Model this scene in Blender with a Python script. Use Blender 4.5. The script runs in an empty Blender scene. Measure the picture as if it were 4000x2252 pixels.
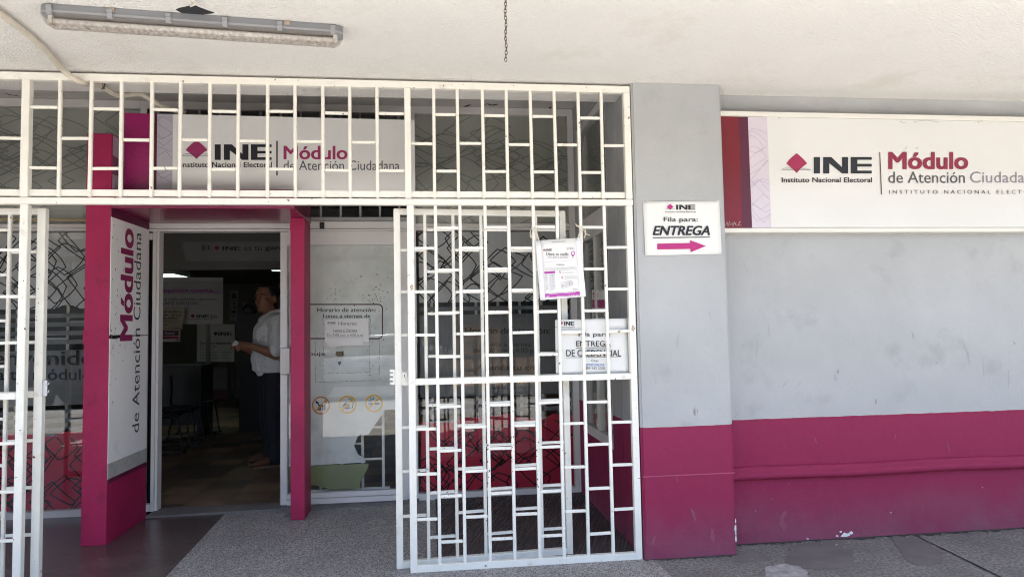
import bpy, bmesh, math, random
from mathutils import Vector, Matrix
random.seed(7)
sc = bpy.context.scene
COL = sc.collection
RAD = math.radians

# ------------------------------------------------------------------ camera, sky, sun, exposure
CAM_H = 1.38; F_PX = 2700.0; YAW, PITCH, ROLL = RAD(6.85), RAD(3.24), RAD(1.07)
_f = Vector((math.sin(YAW)*math.cos(PITCH), math.cos(YAW)*math.cos(PITCH), math.sin(PITCH)))
_r0 = Vector((math.cos(YAW), -math.sin(YAW), 0)); _u0 = _r0.cross(_f)
_r = math.cos(ROLL)*_r0 - math.sin(ROLL)*_u0
_u = math.sin(ROLL)*_r0 + math.cos(ROLL)*_u0
cam = bpy.data.cameras.new('camera'); cam.sensor_width = 36; cam.lens = 36*F_PX/4000
cam.clip_start = 0.05; cam.clip_end = 2000
cam_o = bpy.data.objects.new('camera', cam); COL.objects.link(cam_o)
M = Matrix(((_r.x, _u.x, -_f.x, 0), (_r.y, _u.y, -_f.y, 0), (_r.z, _u.z, -_f.z, CAM_H), (0, 0, 0, 1)))
cam_o.matrix_world = M
sc.camera = cam_o

SUN_EL, SUN_AZ = RAD(79), RAD(188)          # azimuth clockwise from +Y: behind the photographer
w = bpy.data.worlds.new('World'); sc.world = w; w.use_nodes = True
nt = w.node_tree; bg = nt.nodes['Background']
sky = nt.nodes.new('ShaderNodeTexSky'); sky.sky_type = 'NISHITA'; sky.sun_disc = False
sky.sun_elevation = SUN_EL; sky.sun_rotation = SUN_AZ
nt.links.new(sky.outputs[0], bg.inputs[0]); bg.inputs[1].default_value = 0.105
sun = bpy.data.lights.new('sun', 'SUN'); sun.energy = 5.0; sun.angle = RAD(0.5); sun.color = (1, .965, .91)
sun_o = bpy.data.objects.new('sun', sun); COL.objects.link(sun_o)
_sd = Vector((math.sin(SUN_AZ)*math.cos(SUN_EL), math.cos(SUN_AZ)*math.cos(SUN_EL), math.sin(SUN_EL)))
sun_o.rotation_euler = (-_sd).to_track_quat('-Z', 'Y').to_euler()
sc.view_settings.view_transform = 'Standard'; sc.view_settings.look = 'None'
sc.view_settings.gamma = 1; sc.view_settings.use_curve_mapping = False
sc.view_settings.exposure = 2.55
sc.cycles.use_denoising = True; sc.cycles.pixel_filter_type = 'BLACKMAN_HARRIS'; sc.cycles.filter_width = 1.05
sc.cycles.max_bounces = 8; sc.cycles.diffuse_bounces = 5; sc.cycles.glossy_bounces = 4
sc.cycles.transparent_max_bounces = 16; sc.cycles.caustics_reflective = False; sc.cycles.caustics_refractive = False
sc.cycles.sample_clamp_indirect = 8

def at(px, py, X=None, Y=None, Z=None):
    """the point of a wall, floor or ceiling plane that a measurement of the photograph falls on"""
    d = _r*((px-2000)/F_PX) - _u*((py-1126)/F_PX) + _f
    if X is not None: t = X/d.x
    elif Y is not None: t = Y/d.y
    else: t = (Z-CAM_H)/d.z
    return Vector((0, 0, CAM_H)) + d*t

# ------------------------------------------------------------------ materials
MATS = {}
def mat(name, color, rough=.6, spec=.5, metal=0, bump=0, bscale=60, var=.06, vscale=4, detail=6, coord='Object',
        dirt=None, dirt_scale=3, dirt_lo=.55, dirt_hi=.7, chips=None, chip_scale=40, chip_th=.72, bump2=0, b2scale=6):
    if name in MATS: return MATS[name]
    m = bpy.data.materials.new(name); m.use_nodes = True; MATS[name] = m
    n = m.node_tree.nodes; l = m.node_tree.links; b = n['Principled BSDF']
    b.inputs['Roughness'].default_value = rough; b.inputs['Metallic'].default_value = metal
    b.inputs['Specular IOR Level'].default_value = spec
    g = n.new('ShaderNodeNewGeometry')
    def noise(s, d=detail, r=.55):
        t = n.new('ShaderNodeTexNoise'); t.inputs['Scale'].default_value = s; t.inputs['Detail'].default_value = d
        t.inputs['Roughness'].default_value = r; l.new(g.outputs['Position'], t.inputs['Vector']); return t.outputs['Fac']
    def ramp(src, lo, hi):
        r = n.new('ShaderNodeMapRange'); r.inputs['From Min'].default_value = lo; r.inputs['From Max'].default_value = hi
        l.new(src, r.inputs['Value']); return r.outputs['Result']
    def mix(fac, a, bcol):
        x = n.new('ShaderNodeMix'); x.data_type = 'RGBA'
        if fac is not None: l.new(fac, x.inputs['Factor'])
        for sock, v in ((x.inputs['A'], a), (x.inputs['B'], bcol)):
            if isinstance(v, tuple): sock.default_value = (*v, 1)
            else: l.new(v, sock)
        return x.outputs['Result']
    c = color
    lo = tuple(max(0, k*(1-var)) for k in color); hi = tuple(min(1, k*(1+var)) for k in color)
    out = mix(ramp(noise(vscale), .3, .7), lo, hi)
    if dirt:
        out = mix(ramp(noise(dirt_scale, 8, .65), dirt_lo, dirt_hi), out, dirt) if isinstance(dirt, tuple) else out
    if chips:
        out = mix(ramp(noise(chip_scale, 3, .6), chip_th, chip_th+.02), out, chips)
    l.new(out, b.inputs['Base Color'])
    if bump:
        bp = n.new('ShaderNodeBump'); bp.inputs['Distance'].default_value = bump; bp.inputs['Strength'].default_value = 1
        l.new(noise(bscale, 5, .6), bp.inputs['Height'])
        if bump2:
            b2 = n.new('ShaderNodeBump'); b2.inputs['Distance'].default_value = bump2; b2.inputs['Strength'].default_value = 1
            l.new(noise(b2scale, 3, .5), b2.inputs['Height']); l.new(b2.outputs[0], bp.inputs['Normal'])
        l.new(bp.outputs[0], b.inputs['Normal'])
    m['out_color'] = 1
    return m

def two_tone(name, top, bottom, zsplit, bump=.002, bscale=90, seam=None, scuff=(.5, .5, .5)):
    """wall paint: grey above, magenta below a slightly wavering painted line"""
    m = mat(name, top, .75, .3, bump=bump, bscale=bscale, var=.09, vscale=1.3, dirt=(.27, .275, .275), dirt_scale=3.1, dirt_lo=.56, dirt_hi=.86, bump2=.012, b2scale=6)
    n = m.node_tree.nodes; l = m.node_tree.links; b = n['Principled BSDF']
    src = b.inputs['Base Color'].links[0].from_socket
    g = n.new('ShaderNodeNewGeometry'); s = n.new('ShaderNodeSeparateXYZ'); l.new(g.outputs['Position'], s.inputs[0])
    t = n.new('ShaderNodeTexNoise'); t.inputs['Scale'].default_value = 9; l.new(g.outputs['Position'], t.inputs['Vector'])
    a = n.new('ShaderNodeMath'); a.operation = 'MULTIPLY_ADD'; a.inputs[1].default_value = .012; l.new(t.outputs['Fac'], a.inputs[0]); l.new(s.outputs['Z'], a.inputs[2])
    c = n.new('ShaderNodeMath'); c.operation = 'LESS_THAN'; c.inputs[1].default_value = zsplit+.006; l.new(a.outputs[0], c.inputs[0])
    # magenta with dusty scuffs near the pavement
    t2 = n.new('ShaderNodeTexNoise'); t2.inputs['Scale'].default_value = 3.2; t2.inputs['Detail'].default_value = 9; t2.inputs['Roughness'].default_value = .65
    l.new(g.outputs['Position'], t2.inputs['Vector'])
    zr = n.new('ShaderNodeMapRange'); zr.inputs['From Min'].default_value = .42; zr.inputs['From Max'].default_value = 0; l.new(s.outputs['Z'], zr.inputs['Value'])
    mu = n.new('ShaderNodeMath'); mu.operation = 'MULTIPLY'; l.new(t2.outputs['Fac'], mu.inputs[0]); l.new(zr.outputs[0], mu.inputs[1])
    r2 = n.new('ShaderNodeMapRange'); r2.inputs['From Min'].default_value = .1; r2.inputs['From Max'].default_value = .75; r2.inputs['To Max'].default_value = .55; l.new(mu.outputs[0], r2.inputs['Value'])
    x2 = n.new('ShaderNodeMix'); x2.data_type = 'RGBA'; x2.inputs['A'].default_value = (*bottom, 1); x2.inputs['B'].default_value = (.20, .13, .16, 1); l.new(r2.outputs[0], x2.inputs['Factor'])
    # small paint chips
    t3 = n.new('ShaderNodeTexNoise'); t3.inputs['Scale'].default_value = 26; t3.inputs['Detail'].default_value = 4; l.new(g.outputs['Position'], t3.inputs['Vector'])
    zz = n.new('ShaderNodeMapRange'); zz.inputs['From Min'].default_value = .8; zz.inputs['From Max'].default_value = 0; zz.inputs['To Max'].default_value = .1; l.new(s.outputs['Z'], zz.inputs['Value'])
    ad = n.new('ShaderNodeMath'); ad.operation = 'ADD'; l.new(t3.outputs['Fac'], ad.inputs[0]); l.new(zz.outputs[0], ad.inputs[1])
    gt = n.new('ShaderNodeMath'); gt.operation = 'GREATER_THAN'; gt.inputs[1].default_value = .835; l.new(ad.outputs[0], gt.inputs[0])
    x3 = n.new('ShaderNodeMix'); x3.data_type = 'RGBA'; x3.inputs['B'].default_value = (.55, .53, .52, 1); l.new(x2.outputs['Result'], x3.inputs['A']); l.new(gt.outputs[0], x3.inputs['Factor'])
    x = n.new('ShaderNodeMix'); x.data_type = 'RGBA'; l.new(c.outputs[0], x.inputs['Factor']); l.new(src, x.inputs['A']); l.new(x3.outputs['Result'], x.inputs['B'])
    l.new(x.outputs['Result'], b.inputs['Base Color'])
    return m

def glass(name, tint=(.965, .972, .966), ior=1.5, rough=0.0):
    m = bpy.data.materials.new(name); m.use_nodes = True; n = m.node_tree.nodes; l = m.node_tree.links
    n.remove(n['Principled BSDF'])
    tr = n.new('ShaderNodeBsdfTransparent'); tr.inputs[0].default_value = (*tint, 1)
    gl = n.new('ShaderNodeBsdfGlossy'); gl.inputs['Roughness'].default_value = rough; gl.inputs['Color'].default_value = (1, 1, 1, 1)
    fr = n.new('ShaderNodeFresnel'); fr.inputs['IOR'].default_value = ior
    fm = n.new('ShaderNodeMath'); fm.operation = 'MULTIPLY'; fm.inputs[1].default_value = .68; l.new(fr.outputs[0], fm.inputs[0])
    mx = n.new('ShaderNodeMixShader'); l.new(fm.outputs[0], mx.inputs[0]); l.new(tr.outputs[0], mx.inputs[1]); l.new(gl.outputs[0], mx.inputs[2])
    l.new(mx.outputs[0], n['Material Output'].inputs['Surface'])
    return m

def emit(name, color, s):
    m = bpy.data.materials.new(name); m.use_nodes = True; b = m.node_tree.nodes['Principled BSDF']
    b.inputs['Base Color'].default_value = (*color, 1); b.inputs['Emission Color'].default_value = (*color, 1); b.inputs['Emission Strength'].default_value = s
    return m

CEIL = mat('stucco_ceiling', (.85, .83, .795), .9, .2, bump=.017, bscale=85, dirt=(.66, .61, .53), dirt_scale=1.7, dirt_lo=.56, dirt_hi=.95, chips=(.45, .40, .34), chip_scale=16, chip_th=.80, var=.03, vscale=1.1, detail=8, bump2=.012, b2scale=3)
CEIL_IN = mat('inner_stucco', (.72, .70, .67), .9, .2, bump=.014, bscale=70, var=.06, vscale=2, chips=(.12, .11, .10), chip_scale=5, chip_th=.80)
WALL = two_tone('wall_paint', (.40, .405, .405), (.245, .018, .066), .772)
WALLG = mat('plain_grey_wall', (.40, .40, .41), .8, .3, bump=.003, bscale=70)
ENAMEL = mat('white_enamel', (.80, .775, .70), .38, .5, bump=.0006, bscale=120, var=.04, vscale=14, dirt=(.52, .46, .36), dirt_scale=12, dirt_lo=.60, dirt_hi=.82, chips=(.15, .07, .035), chip_scale=34, chip_th=.70)
MAG = mat('magenta_metal', (.355, .017, .080), .5, .3, bump=.0025, bscale=90, var=.14, vscale=2.4, dirt=(.17, .014, .04), dirt_scale=7, dirt_lo=.58, dirt_hi=.80, chips=(.09, .02, .03), chip_scale=42, chip_th=.725, bump2=.006, b2scale=4)
MAG_DARK = mat('dark_magenta', (.12, .010, .045), .5)
MAG_GLOSS = mat('magenta_vinyl', (.36, .022, .14), .35, var=.05)
CRIM = mat('crimson_vinyl', (.17, .009, .018), .35, var=.08)
PURPLE = mat('purple_vinyl', (.09, .012, .035), .4)
LAV = mat('lavender_vinyl', (.60, .54, .60), .45)
LAVLINE = mat('lavender_line', (.30, .26, .34), .5)
SIGNW = mat('sign_white', (.68, .67, .645), .42, .45, var=.025, vscale=2.5, dirt=(.62, .59, .54), dirt_scale=7, dirt_lo=.66, dirt_hi=.9)
PAPER = mat('paper_white', (.74, .73, .70), .8, .2, var=.02, bump=.001, bscale=9)
INK = mat('black_ink', (.012, .012, .016), .5)
INKG = mat('grey_ink', (.10, .10, .115), .5)
INKL = mat('light_grey_ink', (.33, .31, .36), .5)
INKM = mat('magenta_ink', (.36, .03, .13), .45)
INKC = mat('crimson_ink', (.24, .018, .05), .45)
INKB = mat('blue_ink', (.05, .14, .45), .5)
ALU = mat('white_aluminium', (.68, .66, .64), .35, .5, var=.05, vscale=3, dirt=(.45, .42, .38), dirt_scale=9, dirt_lo=.66, dirt_hi=.85)
ALUG = mat('grey_aluminium', (.36, .36, .36), .4, .5)
FILM = mat('frosted_film', (.72, .72, .73), .6, .3, var=.05, vscale=2)
def translucent(m, k):
    """let part of the light through, as frosted film does"""
    n = m.node_tree.nodes; l = m.node_tree.links; b = n['Principled BSDF']; t = n.new('ShaderNodeBsdfTranslucent'); x = n.new('ShaderNodeMixShader'); x.inputs[0].default_value = k
    l.new(b.inputs['Base Color'].links[0].from_socket, t.inputs['Color']); l.new(b.outputs[0], x.inputs[1]); l.new(t.outputs[0], x.inputs[2]); l.new(x.outputs[0], n['Material Output'].inputs['Surface'])
translucent(FILM, .28)
FILM_LOW = mat('thin_frosted_film', (.30, .305, .31), .6, .3, var=.10, vscale=2.5); translucent(FILM_LOW, .45)
FILM_TOP = mat('tinted_film', (.50, .50, .455), .6, .3, var=.08, vscale=2)
FILM_LINE = mat('tinted_line', (.27, .275, .25), .6)
FILM_DOOR = mat('door_film', (.80, .80, .765), .6, .3, var=.12, vscale=3, dirt=(.50, .49, .45), dirt_scale=4, dirt_lo=.5, dirt_hi=.85, chips=(.2, .19, .17), chip_scale=24, chip_th=.76)
FILM_GREEN = mat('yellow_green_film', (.26, .28, .13), .6, .3, var=.1, vscale=4)
RED = mat('red_film', (.56, .009, .050), .45, .4, var=.06, vscale=2)
GAP = mat('film_gap', (.008, .008, .009), .5, .2)
DARK = mat('dark_void', (.012, .012, .013), .7, .2)
GLASS = glass('window_glass')
BLACKP = mat('black_plastic', (.012, .012, .013), .45)
STEEL = mat('steel', (.55, .55, .54), .35, metal=.9)
RUST = mat('rusty_steel', (.14, .095, .07), .6, metal=.5, var=.3, vscale=60)

# ------------------------------------------------------------------ mesh helpers
_grp = [0]
def new_group(bm, f0, kind):
    """remember that the faces added since f0 are one line of lettering, one logo or one emblem"""
    ly = bm.faces.layers.int.get('grp') or bm.faces.layers.int.new('grp')
    _grp[0] += 1; bm.faces.ensure_lookup_table()
    for f in bm.faces[f0:]: f[ly] = _grp[0]*10+kind
def new_obj(name, bm, m, parent=None, smooth=False):
    ly = bm.faces.layers.int.get('grp')
    if ly:      # every line of lettering, logo and emblem becomes a part of its own
        ids = sorted({f[ly] for f in bm.faces})
        if len(ids) > 1:
            first = None
            for i in ids:
                b2 = bm.copy(); l2 = b2.faces.layers.int.get('grp')
                bmesh.ops.delete(b2, geom=[f for f in b2.faces if f[l2] != i], context='FACES'); b2.faces.layers.int.remove(l2)
                o = new_obj({0: 'underline' if 'lettering' in name else name, 1: 'lettering', 2: 'logo', 3: 'emblem', 4: 'emblem_line'}[i % 10] if i else ('underline' if 'lettering' in name else name), b2, m, parent, smooth); first = first or o
            bm.free(); return first
    me = bpy.data.meshes.new(name)
    bmesh.ops.recalc_face_normals(bm, faces=bm.faces) if bm.faces else None
    bm.to_mesh(me); bm.free()
    if isinstance(m, (list, tuple)):
        for k in m: me.materials.append(k)
    else: me.materials.append(m)
    if smooth:
        for p in me.polygons: p.use_smooth = True
    o = bpy.data.objects.new(name, me); COL.objects.link(o)
    if parent: o.parent = parent
    return o
def tag(o, label, cat, group=None, kind=None):
    if label: o['label'] = label
    if cat: o['category'] = cat
    if group: o['group'] = group
    if kind: o['kind'] = kind
    return o
def struct(name, bm, m):
    o = new_obj(name, bm, m); o['kind'] = 'structure'; return o
def thing(name, label, cat, group=None):
    o = bpy.data.objects.new(name, None); o.empty_display_size = .1; COL.objects.link(o)
    return tag(o, label, cat, group)
def bx(bm, x0, x1, y0, y1, z0, z1, mi=0):
    v = [bm.verts.new((x, y, z)) for x in (x0, x1) for y in (y0, y1) for z in (z0, z1)]
    for f in ((0, 1, 3, 2), (4, 6, 7, 5), (0, 4, 5, 1), (2, 3, 7, 6), (0, 2, 6, 4), (1, 5, 7, 3)):
        bm.faces.new([v[i] for i in f]).material_index = mi
def box(name, x0, x1, y0, y1, z0, z1, m, parent=None, bevel=0):
    bm = bmesh.new(); bx(bm, x0, x1, y0, y1, z0, z1)
    if bevel: bmesh.ops.bevel(bm, geom=bm.edges[:], offset=bevel, segments=2, profile=.6, affect='EDGES')
    return new_obj(name, bm, m, parent)
def bar(bm, a, b, w, d, side=Vector((1, 0, 0))):
    """square tube from a to b, w wide along side, d deep"""
    a = Vector(a); b = Vector(b); ax = (b-a).normalized(); s = (side - ax*side.dot(ax)).normalized(); t = ax.cross(s)
    vs = []
    for p in (a, b):
        vs.append([bm.verts.new(p + s*i*w/2 + t*j*d/2) for i, j in ((-1, -1), (1, -1), (1, 1), (-1, 1))])
    bm.faces.new(vs[0]); bm.faces.new(vs[1])
    for k in range(4): bm.faces.new((vs[0][k], vs[0][(k+1) % 4], vs[1][(k+1) % 4], vs[1][k]))
def tube(bm, pts, r, seg=10, cap=True, closed=False):
    pts = [Vector(p) for p in pts]; rings = []; n = len(pts)
    rs = r if isinstance(r, (list, tuple)) else [r]*n
    ref = Vector((0, 0, 1))
    for i, p in enumerate(pts):
        if closed: t = pts[(i+1) % n] - pts[i-1]
        else: t = pts[min(i+1, n-1)] - pts[max(i-1, 0)]
        t.normalize()
        if abs(t.dot(ref)) > .95: ref = Vector((1, 0, 0)) if abs(t.x) < .9 else Vector((0, 1, 0))
        s = t.cross(ref).normalized(); q = s.cross(t).normalized(); ref = q
        rings.append([bm.verts.new(p + (s*math.cos(k*2*math.pi/seg) + q*math.sin(k*2*math.pi/seg))*rs[i]) for k in range(seg)])
    for i in range(n if closed else n-1):
        a = rings[i]; b = rings[(i+1) % n]
        for k in range(seg): bm.faces.new((a[k], a[(k+1) % seg], b[(k+1) % seg], b[k]))
    if cap and not closed: bm.faces.new(rings[0]); bm.faces.new(rings[-1])
def spline(pts, n=8):
    P = [Vector(p) for p in pts]; out = []
    for i in range(len(P)-1):
        p0 = P[max(i-1, 0)]; p1 = P[i]; p2 = P[i+1]; p3 = P[min(i+2, len(P)-1)]
        for k in range(n):
            t = k/n
            out.append(.5*((2*p1) + (p2-p0)*t + (2*p0-5*p1+4*p2-p3)*t*t + (3*p1-p0-3*p2+p3)*t*t*t))
    out.append(P[-1]); return out
def ell(bm, c, r, seg=20, rings=12, rot=None):
    M4 = Matrix.Translation(Vector(c)) @ (rot.to_4x4() if rot else Matrix.Identity(4)) @ Matrix.Diagonal((*r, 1))
    bmesh.ops.create_uvsphere(bm, u_segments=seg, v_segments=rings, radius=1, matrix=M4)
def prism(bm, pts, fmap, d0=0.0, d1=None):
    """polygon (2-D) mapped by fmap(u, v, depth); thickness when d1 is given"""
    a = [bm.verts.new(fmap(u, v, d0)) for u, v in pts]
    bm.faces.new(a)
    if d1 is not None:
        b = [bm.verts.new(fmap(u, v, d1)) for u, v in pts]; bm.faces.new(b)
        k = len(pts)
        for i in range(k): bm.faces.new((a[i], a[(i+1) % k], b[(i+1) % k], b[i]))
def onY(y): return lambda u, v, d=0: Vector((u, y-d, v))          # a plane facing the street; depth towards it
def onX(x): return lambda u, v, d=0: Vector((x-d, u, v))          # a plane facing -X

_font_cache = {}
def text2d(s, bold=0.0, shear=0.0, spacing=1.0):
    key = (s, bold, shear, spacing)
    if key in _font_cache: return _font_cache[key]
    cu = bpy.data.curves.new('t', 'FONT'); cu.body = s; cu.offset = bold; cu.shear = shear; cu.space_character = spacing
    cu.resolution_u = 3; cu.fill_mode = 'FRONT'
    o = bpy.data.objects.new('t', cu); COL.objects.link(o)
    dg = bpy.context.evaluated_depsgraph_get(); me = o.evaluated_get(dg).to_mesh()
    vs = [(v.co.x, v.co.y) for v in me.vertices]; fs = [tuple(p.vertices) for p in me.polygons]
    o.evaluated_get(dg).to_mesh_clear(); bpy.data.objects.remove(o); bpy.data.curves.remove(cu)
    xs = [v[0] for v in vs]; ys = [v[1] for v in vs]; x0, x1, y0, y1 = min(xs), max(xs), min(ys), max(ys)
    _font_cache[key] = ([((x-x0)/(x1-x0), (y-y0)/(y1-y0)) for x, y in vs], fs)
    return _font_cache[key]
def put_text(bm, s, q, bold=0.0, shear=0.0, spacing=1.0, mi=0):
    """ink box q = (bottom-left, bottom-right, top-right, top-left) in 3-D"""
    vs, fs = text2d(s, 0, shear, spacing); A, B, C, D = [Vector(p) for p in q]
    nrm = (B-A).cross(D-A).normalized(); f0 = len(bm.faces)
    if bold:      # heavier strokes: the outline laid down a few times, each a hair in front of the last
        h = (D-A).length; wd = (B-A).length; bu, bv = min(.03, bold*1.15*h/wd*1.25), bold*.75
        shifts = [(-bu, -bv), (bu, -bv), (-bu, bv), (bu, bv), (0, 0)] if bold > .012 else [(-bu, 0), (bu, 0)]
    else: bu = bv = 0; shifts = [(0, 0)]
    for k, (du, dv) in enumerate(shifts):
        V = []
        for u, v in vs:
            u = bu + u*(1-2*bu) + du; v = bv + v*(1-2*bv) + dv
            V.append(bm.verts.new((A*(1-u)+B*u)*(1-v) + (D*(1-u)+C*u)*v + nrm*k*.00012))
        for f in fs:
            try: bm.faces.new([V[i] for i in f]).material_index = mi
            except ValueError: pass
    new_group(bm, f0, 1)
class Px:
    """measurements taken on an enlarged piece of the photograph, laid on the plane Y = y"""
    def __init__(s, ox, oy, k, y): s.ox, s.oy, s.k, s.y = ox, oy, k, y
    def p(s, x, y): return at(s.ox + x/s.k, s.oy + y/s.k, Y=s.y)
    def q(s, x0, y0, x1, y1): return (s.p(x0, y1), s.p(x1, y1), s.p(x1, y0), s.p(x0, y0))
    def poly(s, bm, pts, mi=0):
        bm.faces.new([bm.verts.new(s.p(x, y)) for x, y in pts]).material_index = mi
    def rect(s, bm, x0, y0, x1, y1, mi=0): s.poly(bm, ((x0, y1), (x1, y1), (x1, y0), (x0, y0)), mi)
    def text(s, bm, t, x0, y0, x1, y1, **k): put_text(bm, t, s.q(x0, y0, x1, y1), **k)
def INE(bm, q):
    """the three wide block letters, filled into the ink box q"""
    A, B, C, D = q; f0 = len(bm.faces)
    def P(u, v): return (A*(1-u)+B*u)*(1-v) + (D*(1-u)+C*u)*v
    def poly(*pts): bm.faces.new([bm.verts.new(P(*p)) for p in pts])
    poly((0, 0), (.105, 0), (.105, 1), (0, 1))
    poly((.16, 0), (.265, 0), (.265, 1), (.16, 1)); poly((.485, 0), (.59, 0), (.59, 1), (.485, 1))
    poly((.265, 1), (.265, .68), (.485, 0), (.485, .32)) if False else poly((.265, .62), (.485, 0), (.485, .38), (.30, 1), (.265, 1))
    poly((.635, 0), (.75, 0), (.75, 1), (.635, 1))
    for v0, v1 in ((0, .17), (.415, .585), (.83, 1)): poly((.75, v0), (1, v0), (1, v1), (.75, v1))
    new_group(bm, f0, 2)
def diamond(bm, q, line=None):
    """rhombus with two bowed sides"""
    A, B, C, D = q; f0 = len(bm.faces)
    def P(u, v): return (A*(1-u)+B*u)*(1-v) + (D*(1-u)+C*u)*v
    pts = [(.5, 0)]
    for k in range(1, 6):
        t = k/5; pts.append((.5+.5*t, .48*t + .05*math.sin(math.pi*t)))
    for k in range(1, 6):
        t = k/5; pts.append((1-.5*t + .035*math.sin(math.pi*t), .48+.52*t))
    for k in range(1, 6):
        t = k/5; pts.append((.5-.5*t - .05*math.sin(math.pi*t), 1-.52*t))
    for k in range(1, 5):
        t = k/5; pts.append((.5*t, .48-.48*t + .02*math.sin(math.pi*t)))
    bm.faces.new([bm.verts.new(P(*p)) for p in pts]); new_group(bm, f0, 3)
def slot_line(bm, q):
    A, B, C, D = q; f0 = len(bm.faces)
    def P(u, v): return (A*(1-u)+B*u)*(1-v) + (D*(1-u)+C*u)*v
    for a, b, w in (((0, .18), (1, .10), .1), ((.12, 1), (.85, .86), .1), ((0, .18), (.12, 1), .06), ((1, .12), (.85, .9), .06)):
        bm.faces.new([bm.verts.new(P(*p)) for p in ((a[0], a[1]-w), (b[0], b[1]-w), (b[0], b[1]+w), (a[0], a[1]+w))])
    new_group(bm, f0, 4)

def kites(rect, n, smin, smax, seed, wdt, squash=1.0):
    """the film pattern: outlines of overlapping bowed diamonds, clipped to the rectangle; list of quads"""
    rnd = random.Random(seed); u0, u1, v0, v1 = rect; quads = []
    def clip(a, b):
        t0, t1 = 0, 1; dx, dy = b[0]-a[0], b[1]-a[1]
        for p, q in ((-dx, a[0]-u0), (dx, u1-a[0]), (-dy, a[1]-v0), (dy, v1-a[1])):
            if p == 0:
                if q < 0: return None
            else:
                r = q/p
                if p < 0: t0 = max(t0, r)
                else: t1 = min(t1, r)
        return None if t0 >= t1 else ((a[0]+dx*t0, a[1]+dy*t0), (a[0]+dx*t1, a[1]+dy*t1))
    for i in range(n):
        cx = rnd.uniform(u0, u1); cy = rnd.uniform(v0, v1); s = rnd.uniform(smin, smax); k = rnd.uniform(.7, 1.25)
        a0 = rnd.uniform(-.15, .15)
        cs = [(s*1.05, 0), (0, s*.8*k), (-s*.95, 0), (0, -s*.95*k)]
        cs = [(cx + x*math.cos(a0)-y*math.sin(a0), cy + (x*math.sin(a0)+y*math.cos(a0))*squash) for x, y in cs]
        for j in range(4):
            a, b = cs[j], cs[(j+1) % 4]; sag = (.10 if j in (0, 3) else .03)*rnd.choice((1, 1, -.3))
            px, py = b[1]-a[1], -(b[0]-a[0]); pts = []
            for t in range(7):
                t /= 6; h = sag*4*t*(1-t); pts.append((a[0]+(b[0]-a[0])*t+px*h, a[1]+(b[1]-a[1])*t+py*h))
            for p, q in zip(pts, pts[1:]):
                c = clip(p, q)
                if not c: continue
                (x0, y0), (x1, y1) = c; L = math.hypot(x1-x0, y1-y0)
                if L < 1e-5: continue
                nx, ny = -(y1-y0)/L*wdt/2, (x1-x0)/L*wdt/2; ex, ey = (x1-x0)/L*wdt*.25, (y1-y0)/L*wdt*.25
                quads.append(((x0+nx-ex, y0+ny-ey), (x1+nx+ex, y1+ny+ey), (x1-nx+ex, y1-ny+ey), (x0-nx-ex, y0-ny-ey)))
    return quads
def pattern(name, rect, n, smin, smax, seed, wdt, fmap, m, parent, squash=1.0):
    bm = bmesh.new()
    for i, qd in enumerate(kites(rect, n, smin, smax, seed, wdt, squash)):
        bm.faces.new([bm.verts.new(fmap(u, v, (i % 7)*.00006)) for u, v in qd])
    return new_obj(name, bm, m, parent)

# ------------------------------------------------------------------ ground and floors
def speckle(name, base, dark, light, s=170, rough=.55, bump=.001, stain=None, det=3, sscale=2.3):
    m = bpy.data.materials.new(name); m.use_nodes = True; n = m.node_tree.nodes; l = m.node_tree.links; b = n['Principled BSDF']
    g = n.new('ShaderNodeNewGeometry')
    t = n.new('ShaderNodeTexNoise'); t.inputs['Scale'].default_value = s; t.inputs['Detail'].default_value = det; t.inputs['Roughness'].default_value = .7; l.new(g.outputs['Position'], t.inputs['Vector'])
    r = n.new('ShaderNodeValToRGB'); e = r.color_ramp.elements
    e[0].position = .42; e[0].color = (*dark, 1); e[1].position = .58; e[1].color = (*light, 1)
    k = e.new(.5); k.color = (*base, 1); l.new(t.outputs['Fac'], r.inputs[0])
    t2 = n.new('ShaderNodeTexNoise'); t2.inputs['Scale'].default_value = sscale; t2.inputs['Detail'].default_value = 9; t2.inputs['Roughness'].default_value = .65; l.new(g.outputs['Position'], t2.inputs['Vector'])
    mr = n.new('ShaderNodeMapRange'); mr.inputs['From Min'].default_value = .42; mr.inputs['From Max'].default_value = .72; mr.inputs['To Max'].default_value = .55; l.new(t2.outputs['Fac'], mr.inputs['Value'])
    x = n.new('ShaderNodeMix'); x.data_type = 'RGBA'; l.new(mr.outputs[0], x.inputs['Factor']); l.new(r.outputs[0], x.inputs['A']); x.inputs['B'].default_value = (*(stain or tuple(v*.6 for v in base)), 1)
    l.new(x.outputs['Result'], b.inputs['Base Color']); b.inputs['Roughness'].default_value = rough
    bp = n.new('ShaderNodeBump'); bp.inputs['Distance'].default_value = bump; l.new(t.outputs['Fac'], bp.inputs['Height']); l.new(bp.outputs[0], b.inputs['Normal'])
    return m
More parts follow.
